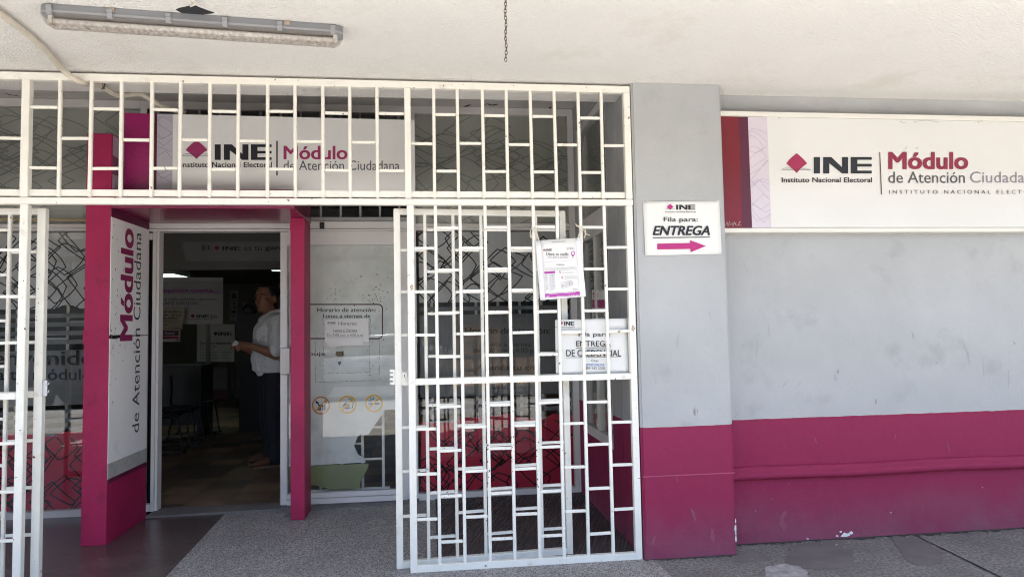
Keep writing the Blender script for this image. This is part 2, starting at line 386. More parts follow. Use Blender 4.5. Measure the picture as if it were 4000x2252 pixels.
def ribbed(name, color, scale=90, ang=.35):
    m = mat(name, color, .75, .25, var=.2, vscale=3, dirt=tuple(k*1.5 for k in color), dirt_scale=6, dirt_lo=.6, dirt_hi=.8)
    n = m.node_tree.nodes; l = m.node_tree.links; b = n['Principled BSDF']
    g = n.new('ShaderNodeNewGeometry'); mp = n.new('ShaderNodeMapping'); mp.inputs['Rotation'].default_value = (0, 0, ang); l.new(g.outputs['Position'], mp.inputs['Vector'])
    wv = n.new('ShaderNodeTexWave'); wv.inputs['Scale'].default_value = scale/6.28*1.0; wv.inputs['Distortion'].default_value = .6; wv.inputs['Detail'].default_value = 2; l.new(mp.outputs[0], wv.inputs['Vector'])
    bp = n.new('ShaderNodeBump'); bp.inputs['Distance'].default_value = .006; l.new(wv.outputs['Fac'], bp.inputs['Height']); l.new(bp.outputs[0], b.inputs['Normal'])
    return m
PALE = speckle('pale_concrete', (.36, .345, .32), (.29, .275, .25), (.44, .42, .39), 40, .9, .004, (.27, .255, .235))
TERR = speckle('speckled_terrazzo', (.27, .25, .238), (.075, .068, .066), (.50, .475, .455), 130, .6)
ROUGH = speckle('rough_concrete', (.205, .192, .175), (.125, .117, .108), (.285, .27, .25), 55, .9, .012, (.10, .092, .083), 9, 3.4)
ROAD = speckle('asphalt', (.075, .073, .07), (.05, .048, .046), (.11, .107, .10), 60, .9, .004)
DKFLOOR = mat('polished_dark_floor', (.095, .070, .066), .26, .5, var=.3, vscale=1.4, dirt=(.15, .13, .12), dirt_scale=7, dirt_lo=.55, dirt_hi=.85, bump=.0006, bscale=40)
RAMP = ribbed('ribbed_cement', (.095, .076, .074))
SMOOTH = mat('smooth_cement', (.150, .141, .136), .7, .3, var=.15, vscale=6, bump=.001, bscale=60, dirt=(.19, .18, .17), dirt_scale=14, dirt_lo=.6, dirt_hi=.75)
PLASTER = mat('pale_plaster', (.32, .305, .30), .85, .2, var=.3, vscale=22, bump=.004, bscale=50)

bm = bmesh.new(); bx(bm, -150, 150, -150, 150, -.6, -.16); struct('ground', bm, ROAD)
bm = bmesh.new(); bx(bm, -14, 14, -2.3, 13.5, -.3, 0); struct('pavement', bm, ROUGH)
bm = bmesh.new(); bx(bm, -14, 14, -2.45, -2.3, -.3, .0); struct('kerb', bm, SMOOTH)
def sheet(name, pts, z, m, th=.05):
    bm = bmesh.new(); prism(bm, pts, lambda u, v, d=0: Vector((u, v, z-d)), 0, th); return struct(name, bm, m)
sheet('forecourt', [(-14, -2.3), (14, -2.3), (14, 2.86), (-14, 2.86)], .008, PALE)
sheet('terrazzo_floor', [(-1.44, 2.86), (1.30, 2.86), (1.30, 4.02), (1.235, 4.02), (1.235, 5.8), (-1.58, 5.8), (-1.505, 4.2)], .004, TERR)
sheet('polished_floor', [(-6, 2.86), (-1.44, 2.86), (-1.505, 4.2), (-1.58, 5.8), (-6, 5.8)], .006, DKFLOOR)
sheet('ramp', [(.03, 4.12), (1.236, 4.12), (1.236, 5.78), (.03, 5.78)], .010, RAMP)
sheet('threshold', [(-2.13, 5.56), (-.1, 5.64), (-.1, 5.80), (-2.13, 5.80)], .022, SMOOTH)
# worn patches of the pavement beside the pillar
def blob_px(name, pts, z, m):
    P = [at(2600+x/1.808, 1450+y/1.808, Z=0) for x, y in pts]; n = len(P); out = []
    for i in range(n):
        a, b = P[i], P[(i+1) % n]
        for k in range(4):
            q = a.lerp(b, k/4); q += Vector((random.uniform(-1, 1), random.uniform(-1, 1), 0))*.008; out.append((q.x, q.y))
    sheet(name, out, z, m, .03)
blob_px('smooth_patch', [(890, 1225), (1060, 1208), (1230, 1190), (1330, 1260), (1325, 1345), (1230, 1392), (1080, 1400), (960, 1385), (840, 1345), (870, 1290)], .003, SMOOTH)
blob_px('smooth_patch', [(1590, 1180), (1720, 1165), (1800, 1180), (1960, 1280), (1950, 1345), (1870, 1375), (1770, 1365), (1690, 1320), (1640, 1240)], .003, SMOOTH)
blob_px('smooth_patch', [(520, 1285), (640, 1270), (740, 1330), (640, 1345), (470, 1350)], .003, SMOOTH)
blob_px('plaster_patch', [(700, 1385), (820, 1360), (930, 1375), (1000, 1410), (1010, 1460), (900, 1500), (720, 1480)], .004, PLASTER)
a = at(2600+1765/1.808, 1450+1158/1.808, Z=0); b = at(2600+2360/1.808, 1450+1450/1.808, Z=0); dr = (b-a).normalized(); nn = Vector((-dr.y, dr.x, 0))*.008; b = a + dr*1.8
bm = bmesh.new(); N = 40; prev = None
for i in range(N+1):
    p = a.lerp(b, i/N); wv = random.uniform(.6, 1.3); jt = nn*random.uniform(-.4, .4)
    cur = (bm.verts.new((p+nn*wv+jt).to_tuple()[:2]+(.0035,)), bm.verts.new((p-nn*wv+jt).to_tuple()[:2]+(.0035,)))
    if prev: bm.faces.new((prev[0], cur[0], cur[1], prev[1]))
    prev = cur
struct('pavement_joint', bm, mat('joint_dirt', (.02, .019, .018), .95))

# ------------------------------------------------------------------ porch ceiling, walls, pillars
bm = bmesh.new(); bx(bm, -14, 14, 2.88, 4.40, 2.86, 3.6); bx(bm, -14, 14, 1.62, 2.88, 2.838, 3.6); bx(bm, -14, -4.7, .4, 1.62, 2.838, 3.6)  # last block: unseen canopy extension, added to shade the ground at left
ceil = struct('ceiling', bm, CEIL)
bm = bmesh.new(); bx(bm, -14, 14, 4.40, 13.5, 3.24, 3.6); struct('inner_ceiling', bm, CEIL_IN)
# torn opening above the lamp and its loose wire
def wobble_box(bm, x0, x1, y0, y1, z0, z1, nx, nz, amp):
    bx(bm, x0, x1, y0, y1, z0, z1)
pil = thing('pillar', 'square grey pillar with magenta lower part, right of the white gates', 'pillar')
bm = bmesh.new(); bx(bm, 1.240, 1.812, 4.03, 4.425, 0, 2.859)
bmesh.ops.bevel(bm, geom=[e for e in bm.edges if abs(e.verts[0].co.z-e.verts[1].co.z) > 1], offset=.012, segments=3, affect='EDGES')
new_obj('shaft', bm, WALL, pil)
# a hairline seam where the plinth coat begins
bm = bmesh.new(); bx(bm, 1.243, 1.812, 4.0275, 4.032, .482, .488)
new_obj('plaster_seam', bm, mat('magenta_seam', (.36, .06, .13), .7), pil)
bm = bmesh.new()
for i, (z, s) in enumerate(((.155, .016), (.13, .011), (.095, .013), (.20, .009))):
    P = [(1.8125+random.uniform(-.3, .3)*0, 4.04+s*math.cos(k)*.9, z+s*1.7*math.sin(k)) for k in (0, 1.1, 2.2, 3.3, 4.4, 5.3)]
    bm.faces.new([bm.verts.new((1.8132, p[1], p[2])) for p in P]); bm.faces.new([bm.verts.new((1.8105-(.5+.5*math.cos(k))*s*.8, 4.0288, z+s*1.5*math.sin(k))) for k in (0, 1.1, 2.2, 3.3, 4.4, 5.3)])
new_obj('paint_chip', bm, PAPER, pil)
wl = thing('painted_wall', 'grey plaster wall with magenta dado behind the long sign', 'wall')
box('wall_face', 1.812, 13, 4.21, 4.60, 0, 2.859, WALL, wl)
bm = bmesh.new()          # moulded ledge: a rounded bar under a thinner strip
rings = []
for i in range(121):
    x0 = 1.812+i*.08; dz = .0035*math.sin(i*.41)+random.uniform(-.0012, .0012); dy = random.uniform(-.0015, .0015)
    pf = [(4.212, .396), (4.176, .400), (4.164, .412), (4.162, .430), (4.168, .443), (4.184, .449), (4.182, .458), (4.186, .470), (4.196, .477), (4.212, .479)]
    rings.append([bm.verts.new((x0, y+(dy if y < 4.2 else 0), z+dz)) for y, z in pf])
for a, b in zip(rings, rings[1:]):
    for k in range(9): bm.faces.new((a[k], a[k+1], b[k+1], b[k]))
new_obj('ledge', bm, WALL, wl, True)
bm = bmesh.new()
for cx, cz, s in ((2.62, .022, .026), (2.585, .045, .009), (2.655, .035, .014), (2.56, .02, .008)):
    pts = [(cx+s*1.3*math.cos(k*.7)*random.uniform(.5, 1.2), cz+s*.7*math.sin(k*.7)*random.uniform(.5, 1.2)) for k in range(9)]
    bm.faces.new([bm.verts.new((u, 4.2085, max(v, .006))) for u, v in pts])
new_obj('paint_chip', bm, PAPER, wl)
def marks(name, lst, y, m, parent, seed=1):
    """small smudges and scrapes: (px, py, length, width, slant)"""
    rnd = random.Random(seed); bm = bmesh.new()
    for i, (x, y_, ln, wd, sl) in enumerate(lst):
        n = 7; L = []; Rr = []
        for k in range(n):
            t = k/(n-1); w_ = wd*(math.sin(math.pi*t)**.7+.08)*rnd.uniform(.5, 1.2); cx = x+sl*ln*t+rnd.uniform(-1, 1)*wd*.3; cy = y_+ln*t*(1-abs(sl)*.3)
            L.append(at(cx-w_, cy, Y=y-i*3e-5)); Rr.append(at(cx+w_, cy+rnd.uniform(-1, 1), Y=y-i*3e-5))
        a = [bm.verts.new(p) for p in L]; b = [bm.verts.new(p) for p in Rr]
        for k in range(n-1): bm.faces.new((a[k], b[k], b[k+1], a[k+1]))
    return new_obj(name, bm, m, parent)
SMUDGE = mat('wall_smudge', (.25, .25, .25), .85); SCRAPE = mat('wall_scrape', (.335, .34, .34), .85); DUST = mat('dust_scrape', (.26, .065, .105), .9)
marks('smudge_stain', [(2712, 1590, 34, 5, .05), (2722, 1596, 18, 2, .2)], 4.0288, SMUDGE, pil, 2)
marks('scrape_stain', [(2798, 1590, 70, 1.2, .75), (2560, 1480, 26, 2, .1), (2650, 1300, 60, 2.5, -.1), (2770, 1210, 40, 1.4, .2), (2600, 1420, 46, 2, .4), (2740, 640, 30, 1.6, .1)], 4.0288, SCRAPE, pil, 3)
marks('dust_stain', [(2700, 1980, 60, 7, .3), (2560, 2090, 40, 6, -.3), (2780, 2060, 60, 9, .1), (2640, 1850, 36, 2, .2)], 4.0288, DUST, pil, 4)
marks('smudge_stain', [(3420, 1555, 24, 3.5, .1), (3275, 1440, 22, 2.5, -.2), (3655, 1410, 14, 3, .6), (3960, 1330, 20, 2, .3)], 4.2085, SMUDGE, wl, 5)
marks('scrape_stain', [(2890, 1608, 40, 2, -.8), (3080, 1480, 40, 3, -.6), (3130, 1485, 40, 2.4, -.5), (3760, 1330, 110, 1.6, .3), (3780, 1360, 60, 1.5, .1), (3840, 1390, 90, 1.6, .05), (3940, 1440, 70, 2, .02), (3260, 1460, 30, 5, .2), (3560, 1290, 40, 3, .3), (3000, 1260, 60, 2, .1), (2960, 1330, 60, 3, -.1)], 4.2085, SCRAPE, wl, 6)
marks('dust_stain', [(3050, 2010, 70, 16, .2), (3070, 1990, 40, 9, -.3), (3600, 1960, 60, 2, .25), (3340, 2080, 50, 16, .1), (3800, 2010, 40, 3, .1), (3180, 1700, 40, 2, .3), (3500, 1690, 30, 2, -.2), (3700, 1720, 60, 1.5, .2)], 4.2085, DUST, wl, 7)
rw = thing('return_wall' , 'grey and magenta side wall between pillar and shop window', 'wall')
for i, (y0, y1, z0, z1) in enumerate(((4.425, 5.95, 0, .53), (4.425, 4.66, .53, 3.239), (4.66, 5.62, 3.02, 3.239), (5.62, 5.95, .53, 3.239))):
    if i == 0: bm = bmesh.new()
    bx(bm, 1.238, 1.40, y0, y1, z0, z1)
new_obj('wall_face', bm, WALL, rw)
# the matching pillar and side wall beyond the left edge
pl2 = thing('pillar', 'grey pillar with magenta base at the far left end of the porch', 'pillar')
box('shaft', -4.75, -4.18, 4.03, 4.425, 0, 2.859, WALL, pl2, .01)
box('side_wall', -4.75, -4.18, 4.425, 5.95, 0, 3.239, WALL, pl2)

# ------------------------------------------------------------------ window building blocks
YG = 5.75
def pane(name, x0, x1, z0, z1, parent, y=YG): return box(name, x0, x1, y, y+.006, z0, z1, GLASS, parent)
def film(name, pts, y, m, parent, th=.0015):
    bm = bmesh.new(); prism(bm, pts, onY(y), 0, -th); return new_obj(name, bm, m, parent)
R4 = lambda x0, x1, z0, z1: [(x0, z0), (x1, z0), (x1, z1), (x0, z1)]

def shop_window(label, x0, x1, seed, zt, tri, stripes_top, z_text):
    t = thing('shop_window', label, 'window')
    fr = bmesh.new()
    bx(fr, x0-.05, x0, 5.715, 5.80, .0, 3.235); bx(fr, x1, x1+.05, 5.715, 5.80, 0, 3.235)
    bx(fr, x0, x1, 5.712, 5.80, 3.172, 3.235); bx(fr, x0, x1, 5.72, 5.80, 2.222, 2.250); bx(fr, x0, x1, 5.712, 5.80, 2.196, 2.219); bx(fr, x0, x1, 5.715, 5.80, .0, .055)
    new_obj('frame', fr, ALU, t)
    p = pane('upper_pane', x0, x1, 2.25, 3.172, t)
    film('tinted_film', R4(x0, x1, 2.25, 3.172), YG+.02, FILM_TOP, p)
    pattern('film_pattern', (x0, x1, 2.25, 3.172), int(20*(x1-x0)), .16, .36, seed, .008, onY(YG+.0185), FILM_LINE, p, .62)
    q = pane('lower_pane', x0, x1, .055, 2.196, t)
    xl = x0+.022
    if tri:      # the frosted sheet ends in a zigzag at its foot
        pts = [(xl, zt), (tri-.09, zt), (tri, zt+.045), (tri+.09, zt), (x1, zt), (x1, 2.188), (xl, 2.188)]
    else: pts = R4(xl, x1, zt, 2.188)
    film('frosted_film', pts, YG+.02, FILM, q)
    pattern('film_pattern', (xl, x1, zt, 2.188), int(23*(x1-x0)), .09, .24, seed+1, .009, onY(YG+.0185), GAP, q)
    n = 0; z = zt-.036
    sb = bmesh.new()
    def stripe(z0, z1): prism(sb, R4(xl, x1, z0, z1), onY(YG+.02), 0, -.0015)
    while z > z_text[1]+.02:
        stripe(z-.034, z); z -= .068
    stripe(z_text[0], z_text[1]); z = z_text[0]-.036
    while z > .66: stripe(z-.034, z); z -= .068
    new_obj('striped_film', sb, FILM_LOW, q)
    rt = [(xl, .058), (x1, .058), (x1, .64)]
    k = x1-.10
    while k > xl+.2:
        rt += [(k, .64), (k-.06, .655+.02*random.random()), (k-.15, .61 if random.random() < .4 else .655)]; k -= .38
    rt += [(xl, .62)]
    film('red_film', rt, YG+.02, RED, q)
    pattern('red_film_pattern', (xl, x1, .06, .60), int(22*(x1-x0)), .08, .20, seed+2, .010, onY(YG+.0185), GAP, q)
    return t, q

wr, wrp = shop_window('right shop window with frosted diamond pattern, opening hours and red lower band', -.104, 1.186, 21, 1.599, None, 0, (.82, 1.462))
wlft, wlp = shop_window('left shop window with frosted diamonds and welcome text beside the magenta portal', -4.10, -2.262, 33, 1.592, at(535/2.072, 860+680/2.072, Y=YG).x, 0, (.85, 1.27))
P = Px(1600, 1220, 3.626, YG+.0175)
bm = bmesh.new()
P.text(bm, 'Horario de atención:', 785, 212, 1990, 303, bold=.022)
P.text(bm, 'Lunes a viernes:', 1062, 412, 1735, 478); P.text(bm, 'de 9:00 a.m. a 4:00 p.m.', 905, 500, 1870, 590)
P.text(bm, 'Agenda tu cita', 950, 733, 1850, 838, bold=.022); P.text(bm, '800 433 2000', 1140, 930, 1680, 1000, bold=.01); P.text(bm, 'www.ine.mx', 1160, 1028, 1665, 1092)
new_obj('lettering', bm, mat('window_ink', (.03, .024, .02), .5), wrp)
P = Px(0, 860, 2.072, YG+.0175)
bm = bmesh.new(); P.text(bm, 'Bienvenidos', -240, 1052, 860, 1172, bold=.022); P.text(bm, 'a tu módulo', -30, 1200, 745, 1292, bold=.013)
new_obj('lettering', bm, GAP, wlp)
# yellow gas pipe along the left window head
bm = bmesh.new(); tube(bm, [(-4.1, 5.68, 2.285), (-2.2, 5.68, 2.276)], .010, 10)
for x in (-2.42, -3.1): tube(bm, [(x-.008, 5.68, 2.281), (x+.008, 5.68, 2.281)], .016, 10)
tag(new_obj('pipe', bm, mat('yellowed_pipe', (.42, .33, .17), .5)), 'thin yellowed pipe running along the head of the left window', 'pipe')

# side window in the return wall (faces left)
sw = thing('side_window', 'side window in the return wall with jalousie slats and stuck notices', 'window')
bm = bmesh.new()
for y0, y1, z0, z1 in ((4.66, 4.70, .53, 3.02), (5.57, 5.62, .53, 3.02), (4.70, 5.57, 2.06, 2.24), (4.70, 5.57, .53, .60), (4.70, 5.57, 2.96, 3.02), (5.10, 5.135, .60, 2.06)):
    bx(bm, 1.245, 1.30, y0, y1, z0, z1)
new_obj('frame', bm, ALU, sw)
up = box('upper_pane', 1.265, 1.271, 4.70, 5.57, 2.24, 2.96, GLASS, sw)
bm = bmesh.new(); prism(bm, R4(4.70, 5.57, 2.24, 2.96), onX(1.29), 0, -.0015); new_obj('tinted_film', bm, FILM_TOP, up)
pattern('film_pattern', (4.70, 5.57, 2.24, 2.96), 16, .14, .3, 51, .008, onX(1.288), FILM_LINE, up)
lo = box('lower_pane', 1.265, 1.271, 4.70, 5.57, .60, 2.06, GLASS, sw)
bm = bmesh.new(); prism(bm, R4(4.70, 5.57, .60, 2.06), onX(1.33), 0, -.0015); new_obj('blind_backing', bm, mat('greenish_blind', (.12, .13, .12), .7), lo)
bm = bmesh.new()
for i in range(11): bx(bm, 1.305, 1.322, 4.72+i*.078, 4.765+i*.078, .60, 2.06)
new_obj('blind_slat', bm, mat('blind_slats', (.22, .24, .22), .6, bump=.001), lo)
pattern('film_pattern', (4.70, 5.57, 1.2, 2.06), 12, .1, .22, 52, .009, onX(1.3), GAP, lo)
def xq(x0, y0, x1, y1, X=1.262):
    k = 2.416; f = lambda x, y: at(2060+x/k, 900+y/k, X=X)
    return (f(x0, y1), f(x1, y1), f(x1, y0), f(x0, y0))
n1 = thing('notice', 'white notice with magenta band stuck on the side window', 'notice')
bm = bmesh.new(); q = xq(612, 560, 760, 742); bm.faces.new([bm.verts.new(p) for p in q]); r = bmesh.ops.extrude_face_region(bm, geom=bm.faces[:]); bmesh.ops.translate(bm, vec=(-.002, 0, 0), verts=[v for v in r['geom'] if isinstance(v, bmesh.types.BMVert)])
new_obj('sheet', bm, PAPER, n1)
bm = bmesh.new(); bm.faces.new([bm.verts.new(p) for p in xq(612, 652, 760, 728, 1.2585)]); new_obj('band', bm, MAG_GLOSS, n1)
bm = bmesh.new(); INE(bm, xq(637, 580, 665, 612, 1.2585)); bm.faces.new([bm.verts.new(p) for p in xq(620, 620, 667, 626, 1.2585)]); new_obj('logo', bm, INK, n1)
bm = bmesh.new(); diamond(bm, xq(618, 580, 634, 612, 1.2585)); new_obj('emblem', bm, INKM, n1)
n2 = thing('notice', 'white notice reading DENUNC on the side window under another notice', 'notice')
bm = bmesh.new(); bm.faces.new([bm.verts.new(p) for p in xq(612, 762, 770, 900)]); r = bmesh.ops.extrude_face_region(bm, geom=bm.faces[:]); bmesh.ops.translate(bm, vec=(-.002, 0, 0), verts=[v for v in r['geom'] if isinstance(v, bmesh.types.BMVert)])
new_obj('sheet', bm, PAPER, n2)
bm = bmesh.new(); put_text(bm, 'DENUNCIA', xq(628, 770, 760, 822, 1.2585), bold=.02); new_obj('lettering', bm, INK, n2)

# ------------------------------------------------------------------ doorway: frame, transom, sliding leaves
df = thing('door_frame', 'white aluminium door frame with sliding track over the open doorway', 'door frame')
bm = bmesh.new(); bx(bm, -2.203, -.160, 5.665, 5.80, 2.205, 2.262); bx(bm, -2.203, -.160, 5.69, 5.80, 2.187, 2.203)
bmesh.ops.bevel(bm, geom=bm.edges[:], offset=.003, segments=1, affect='EDGES'); new_obj('track_housing', bm, ALU, df)
bm = bmesh.new(); bx(bm, -2.212, -.158, 5.69, 5.82, 2.266, 2.30); new_obj('head_rail', bm, ALUG, df)
bm = bmesh.new(); bx(bm, -2.152, -2.128, 5.70, 5.80, .02, 2.186); bx(bm, -2.126, -2.108, 5.715, 5.80, .02, 2.186); new_obj('jamb', bm, ALU, df)
bm = bmesh.new(); bx(bm, -.158, -.154, 5.712, 5.80, 0, 3.172); new_obj('mullion', bm, ALU, df)
box('jamb_block', -2.190, -2.155, 5.70, 5.76, 2.125, 2.172, ALU, df, .003); box('jamb_block', -2.21, -2.155, 5.70, 5.76, .02, .075, ALU, df, .003)
box('door_stop', -.865, -.83, 5.64, 5.664, 2.20, 2.25, BLACKP, df)
bm = bmesh.new(); q = [(-2.11+.0, 2.283), (-1.98, 2.290), (-1.96, 2.276), (-2.02, 2.268), (-2.11, 2.272)]; prism(bm, q, onY(5.668), 0, -.012); new_obj('loose_trim', bm, mat('raw_wood', (.42, .36, .27), .8), df)
bm = bmesh.new(); bx(bm, -2.203, -2.155, 5.77, 5.785, .02, 2.18); new_obj('stored_leaf', bm, DARK, df)
tw = thing('transom_window', 'dark transom window with thin white bars above the sliding door', 'window')
tp = pane('pane', -2.21, -.158, 2.30, 3.172, tw)
bm = bmesh.new(); bx(bm, -2.21, -.158, 5.712, 5.80, 3.172, 3.235); bx(bm, -2.255, -2.212, 5.714, 5.80, 2.27, 3.172); new_obj('frame', bm, ALU, tw)
for i in range(13):
    box('bar', -2.14+i*.158, -2.124+i*.158, 5.725, 5.742, 2.30, 3.172, ALUG, tw)

sd = thing('sliding_door', 'frosted glass sliding door leaf with opening hours and prohibition icons', 'door')
bm = bmesh.new(); bx(bm, -1.182, -1.128, 5.70, 5.745, .022, 2.184); bmesh.ops.bevel(bm, geom=bm.edges[:], offset=.004, segments=2, affect='EDGES'); new_obj('stile', bm, ALU, sd)
bm = bmesh.new(); bx(bm, -.238, -.162, 5.70, 5.745, .022, 2.184); bmesh.ops.bevel(bm, geom=bm.edges[:], offset=.004, segments=2, affect='EDGES'); new_obj('stile', bm, ALU, sd)
bm = bmesh.new(); bx(bm, -1.128, -.238, 5.702, 5.745, 2.075, 2.184); new_obj('top_rail', bm, ALU, sd)
bm = bmesh.new(); bx(bm, -1.128, -.190, 5.685, 5.745, .012, .062); bx(bm, -1.128, -.238, 5.69, 5.745, .066, .105); bmesh.ops.bevel(bm, geom=bm.edges[:], offset=.005, segments=2, affect='EDGES'); new_obj('bottom_rail', bm, ALU, sd)
box('seal', -.243, -.238, 5.697, 5.70, .11, 2.07, BLACKP, sd)
dp = box('pane', -1.128, -.238, 5.728, 5.734, .105, 2.075, GLASS, sd)
bm = bmesh.new(); q = at(1107, 1358, Y=5.69); q2 = at(1140, 1460, Y=5.69); bx(bm, -1.176, -1.10, 5.66, 5.70, q2.z, q.z); bmesh.ops.bevel(bm, geom=bm.edges[:], offset=.004, segments=1, affect='EDGES'); new_obj('handle_plate', bm, mat('worn_aluminium', (.50, .48, .46), .5, metal=.3, bump=.001), sd)
YF = 5.745
P2 = Px(1200, 1600, 3.626, YF)
tear = [P2.p(*c) for c in ((1090, 0), (1072, 50), (1030, 110), (980, 180), (930, 250), (870, 345), (820, 352), (750, 345), (710, 385), (690, 440), (665, 510), (690, 560), (720, 630), (760, 650), (800, 680), (830, 740), (868, 800), (850, 840), (810, 910), (770, 990), (745, 1040), (748, 1105))]
mid = [P2.p(*c) for c in ((800, 680), (830, 740), (868, 800), (850, 840), (810, 910), (770, 990), (745, 1040), (748, 1105), (520, 1118), (310, 1130), (270, 1100), (210, 1092), (180, 1082), (120, 1068), (70, 1060), (-250, 1040), (-250, 790))]
zg = P2.p(300, 780).z
top = [(-1.128, zg)] + [(-1.128, 2.075), (-.238, 2.075)] + [(-.238, tear[0].z)] + [(v.x, v.z) for v in tear if v.z > zg+.002]
film('frosted_film', top, YF, FILM_DOOR, dp)
low = [(v.x, v.z) for v in tear if v.z <= zg+.002] + [(v.x, v.z) for v in mid[8:15]] + [(-1.128, mid[14].z+.03), (-1.128, zg), (tear[[i for i, v in enumerate(tear) if v.z <= zg+.002][0]].x, zg)]
film('yellowed_film', low, YF+.0005, FILM_GREEN, dp)
P = Px(1200, 1100, 2.4167, YF-.0012)
MAR = mat('maroon_line', (.10, .035, .04), .6)
def rrect(bm, x0, y0, x1, y1, r, t):
    def ring(o):
        pts = []
        for cx, cy, a0 in ((x1-r, y0+r, -90), (x1-r, y1-r, 0), (x0+r, y1-r, 90), (x0+r, y0+r, 180)):
            for k in range(7):
                a = RAD(a0+k*15); pts.append(P.p(cx+(r-o)*math.cos(a), cy+(r-o)*math.sin(a)))
        return [bm.verts.new(p) for p in pts]
    A, B = ring(0), ring(t); n = len(A)
    for i in range(n): bm.faces.new((A[i], A[(i+1) % n], B[(i+1) % n], B[i]))
bm = bmesh.new(); rrect(bm, -70, 207, 716, 541, 45, 12); new_obj('hours_frame', bm, MAR, dp)
DINK = mat('door_ink', (.02, .02, .018), .6)
bm = bmesh.new(); P.text(bm, 'Horario de atención:', 95, 245, 650, 284, bold=.02); P.text(bm, 'Lunes a viernes de', 150, 303, 596, 340, bold=.02); new_obj('lettering', bm, DINK, dp)
bm = bmesh.new(); P.text(bm, 'Dibuje', -70, 660, 172, 706, bold=.022); new_obj('maroon_lettering', bm, mat('maroon_ink', (.10, .05, .045), .6), dp)
# residue outlines of old tape
bm = bmesh.new()
random.seed(3)
def stroke(x0, y0, x1, y1, t=4, gaps=.2):
    n = max(3, int(math.hypot(x1-x0, y1-y0)/14))
    for i in range(n):
        if random.random() < gaps: continue
        a = i/n; b = (i+1)/n; tt = t*random.uniform(.4, 1.3)
        ax, ay, bx_, by = x0+(x1-x0)*a, y0+(y1-y0)*a, x0+(x1-x0)*b, y0+(y1-y0)*b
        L = math.hypot(x1-x0, y1-y0); nx, ny = -(y1-y0)/L*tt/2, (x1-x0)/L*tt/2; j = random.uniform(-1.5, 1.5)
        P.poly(bm, ((ax+nx+j, ay+ny+j), (bx_+nx+j, by+ny+j), (bx_-nx+j, by-ny+j), (ax-nx+j, ay-ny+j)))
for s in ((155, 560, 157, 865), (160, 866, 600, 852), (585, 520, 586, 855), (680, 545, 684, 920), (75, 560, 77, 950), (80, 945, 640, 930), (262, 0, 265, 130), (148, 352, 148, 400), (148, 400, 166, 402), (148, 460, 148, 508), (597, 345, 597, 390), (597, 450, 597, 495)): stroke(*s)
for i in range(95):
    x = random.choice((random.gauss(400, 190), random.gauss(640, 60))); y = random.choice((random.gauss(190, 40), random.gauss(60, 90), random.gauss(640, 190)))
    if not (55 < x < 760 and -260 < y < 1500) or (240 < y < 345 and x < 660): continue
    s = random.uniform(2, 7)
    P.poly(bm, [(x+s*random.uniform(.4, 1.6)*math.cos(k), y+s*random.uniform(.4, 2)*math.sin(k)) for k in (0, 1.2, 2.3, 3.4, 4.6, 5.5)])
new_obj('residue_stain', bm, mat('tape_residue', (.16, .155, .14), .7), dp)
# pencil drawing
bm = bmesh.new(); P.poly(bm, ((272, 608), (338, 608), (346, 655), (340, 690), (345, 710), (330, 752), (288, 752), (272, 715), (268, 660))); new_obj('pencil_body', bm, PAPER, dp)
P.y -= .0006
bm = bmesh.new(); P.poly(bm, ((272, 656), (342, 655), (344, 700), (290, 706), (266, 690))); new_obj('pencil_band', bm, mat('pencil_wood', (.22, .17, .11), .7), dp)
bm = bmesh.new(); P.poly(bm, ((284, 756), (325, 748), (307, 792))); P.poly(bm, ((330, 655), (343, 652), (342, 688), (331, 705))); new_obj('pencil_tip', bm, INK, dp)
def icon(cx, cy, r, col, draw):
    ring = bmesh.new(); N = 40; A = []; B = []
    for k in range(N):
        c, s = math.cos(k*2*math.pi/N), math.sin(k*2*math.pi/N)
        A.append(ring.verts.new(P.p(cx+r*c, cy+r*s))); B.append(ring.verts.new(P.p(cx+r*.83*c, cy+r*.83*s)))
    for k in range(N): ring.faces.new((A[k], A[(k+1) % N], B[(k+1) % N], B[k]))
    pic = bmesh.new(); draw(pic, cx, cy, r/85); P.y -= .0008
    sl = [(cx-r*.63, cy+r*.53), (cx-r*.53, cy+r*.63), (cx+r*.63, cy-r*.53), (cx+r*.53, cy-r*.63)]; P.poly(ring, sl); P.y += .0008
    o = new_obj('prohibition_icon', ring, col, dp); return new_obj('pictogram', pic, mat('icon_ink', (.015, .025, .02), .6), o)
def dog(b, cx, cy, k):
    f = lambda pts: P.poly(b, [(cx+x*k, cy+y*k) for x, y in pts])
    f(((-52, -38), (-44, -50), (-38, -38), (-24, -34), (-18, -8), (34, -12), (40, 12), (-20, 12), (-30, -16), (-48, -18)))
    f(((34, -12), (42, -30), (54, -32), (56, -22), (46, -20), (42, 0), (38, 8)))
    for x in (-20, -6, 20, 36): f(((x-6, 10), (x+7, 10), (x+4, 46), (x-9, 46), (x-9, 40)))
def burger(b, cx, cy, k):
    f = lambda pts: P.poly(b, [(cx+x*k, cy+y*k) for x, y in pts])
    f([(-50+70*t/8, 12-26*math.sin(math.pi*t/8)) for t in range(9)]); f(((-54, 16), (24, 16), (24, 23), (-54, 23))); f(((-50, 27), (22, 27), (14, 40), (-42, 40)))
    f(((26, -28), (56, -28), (48, 34), (28, 34), (28, 28), (42, 28), (48, -22), (27, -22))); f(((4, -54), (28, -58), (30, -52), (8, -48))); f(((26, -58), (33, -58), (40, -28), (33, -28)))
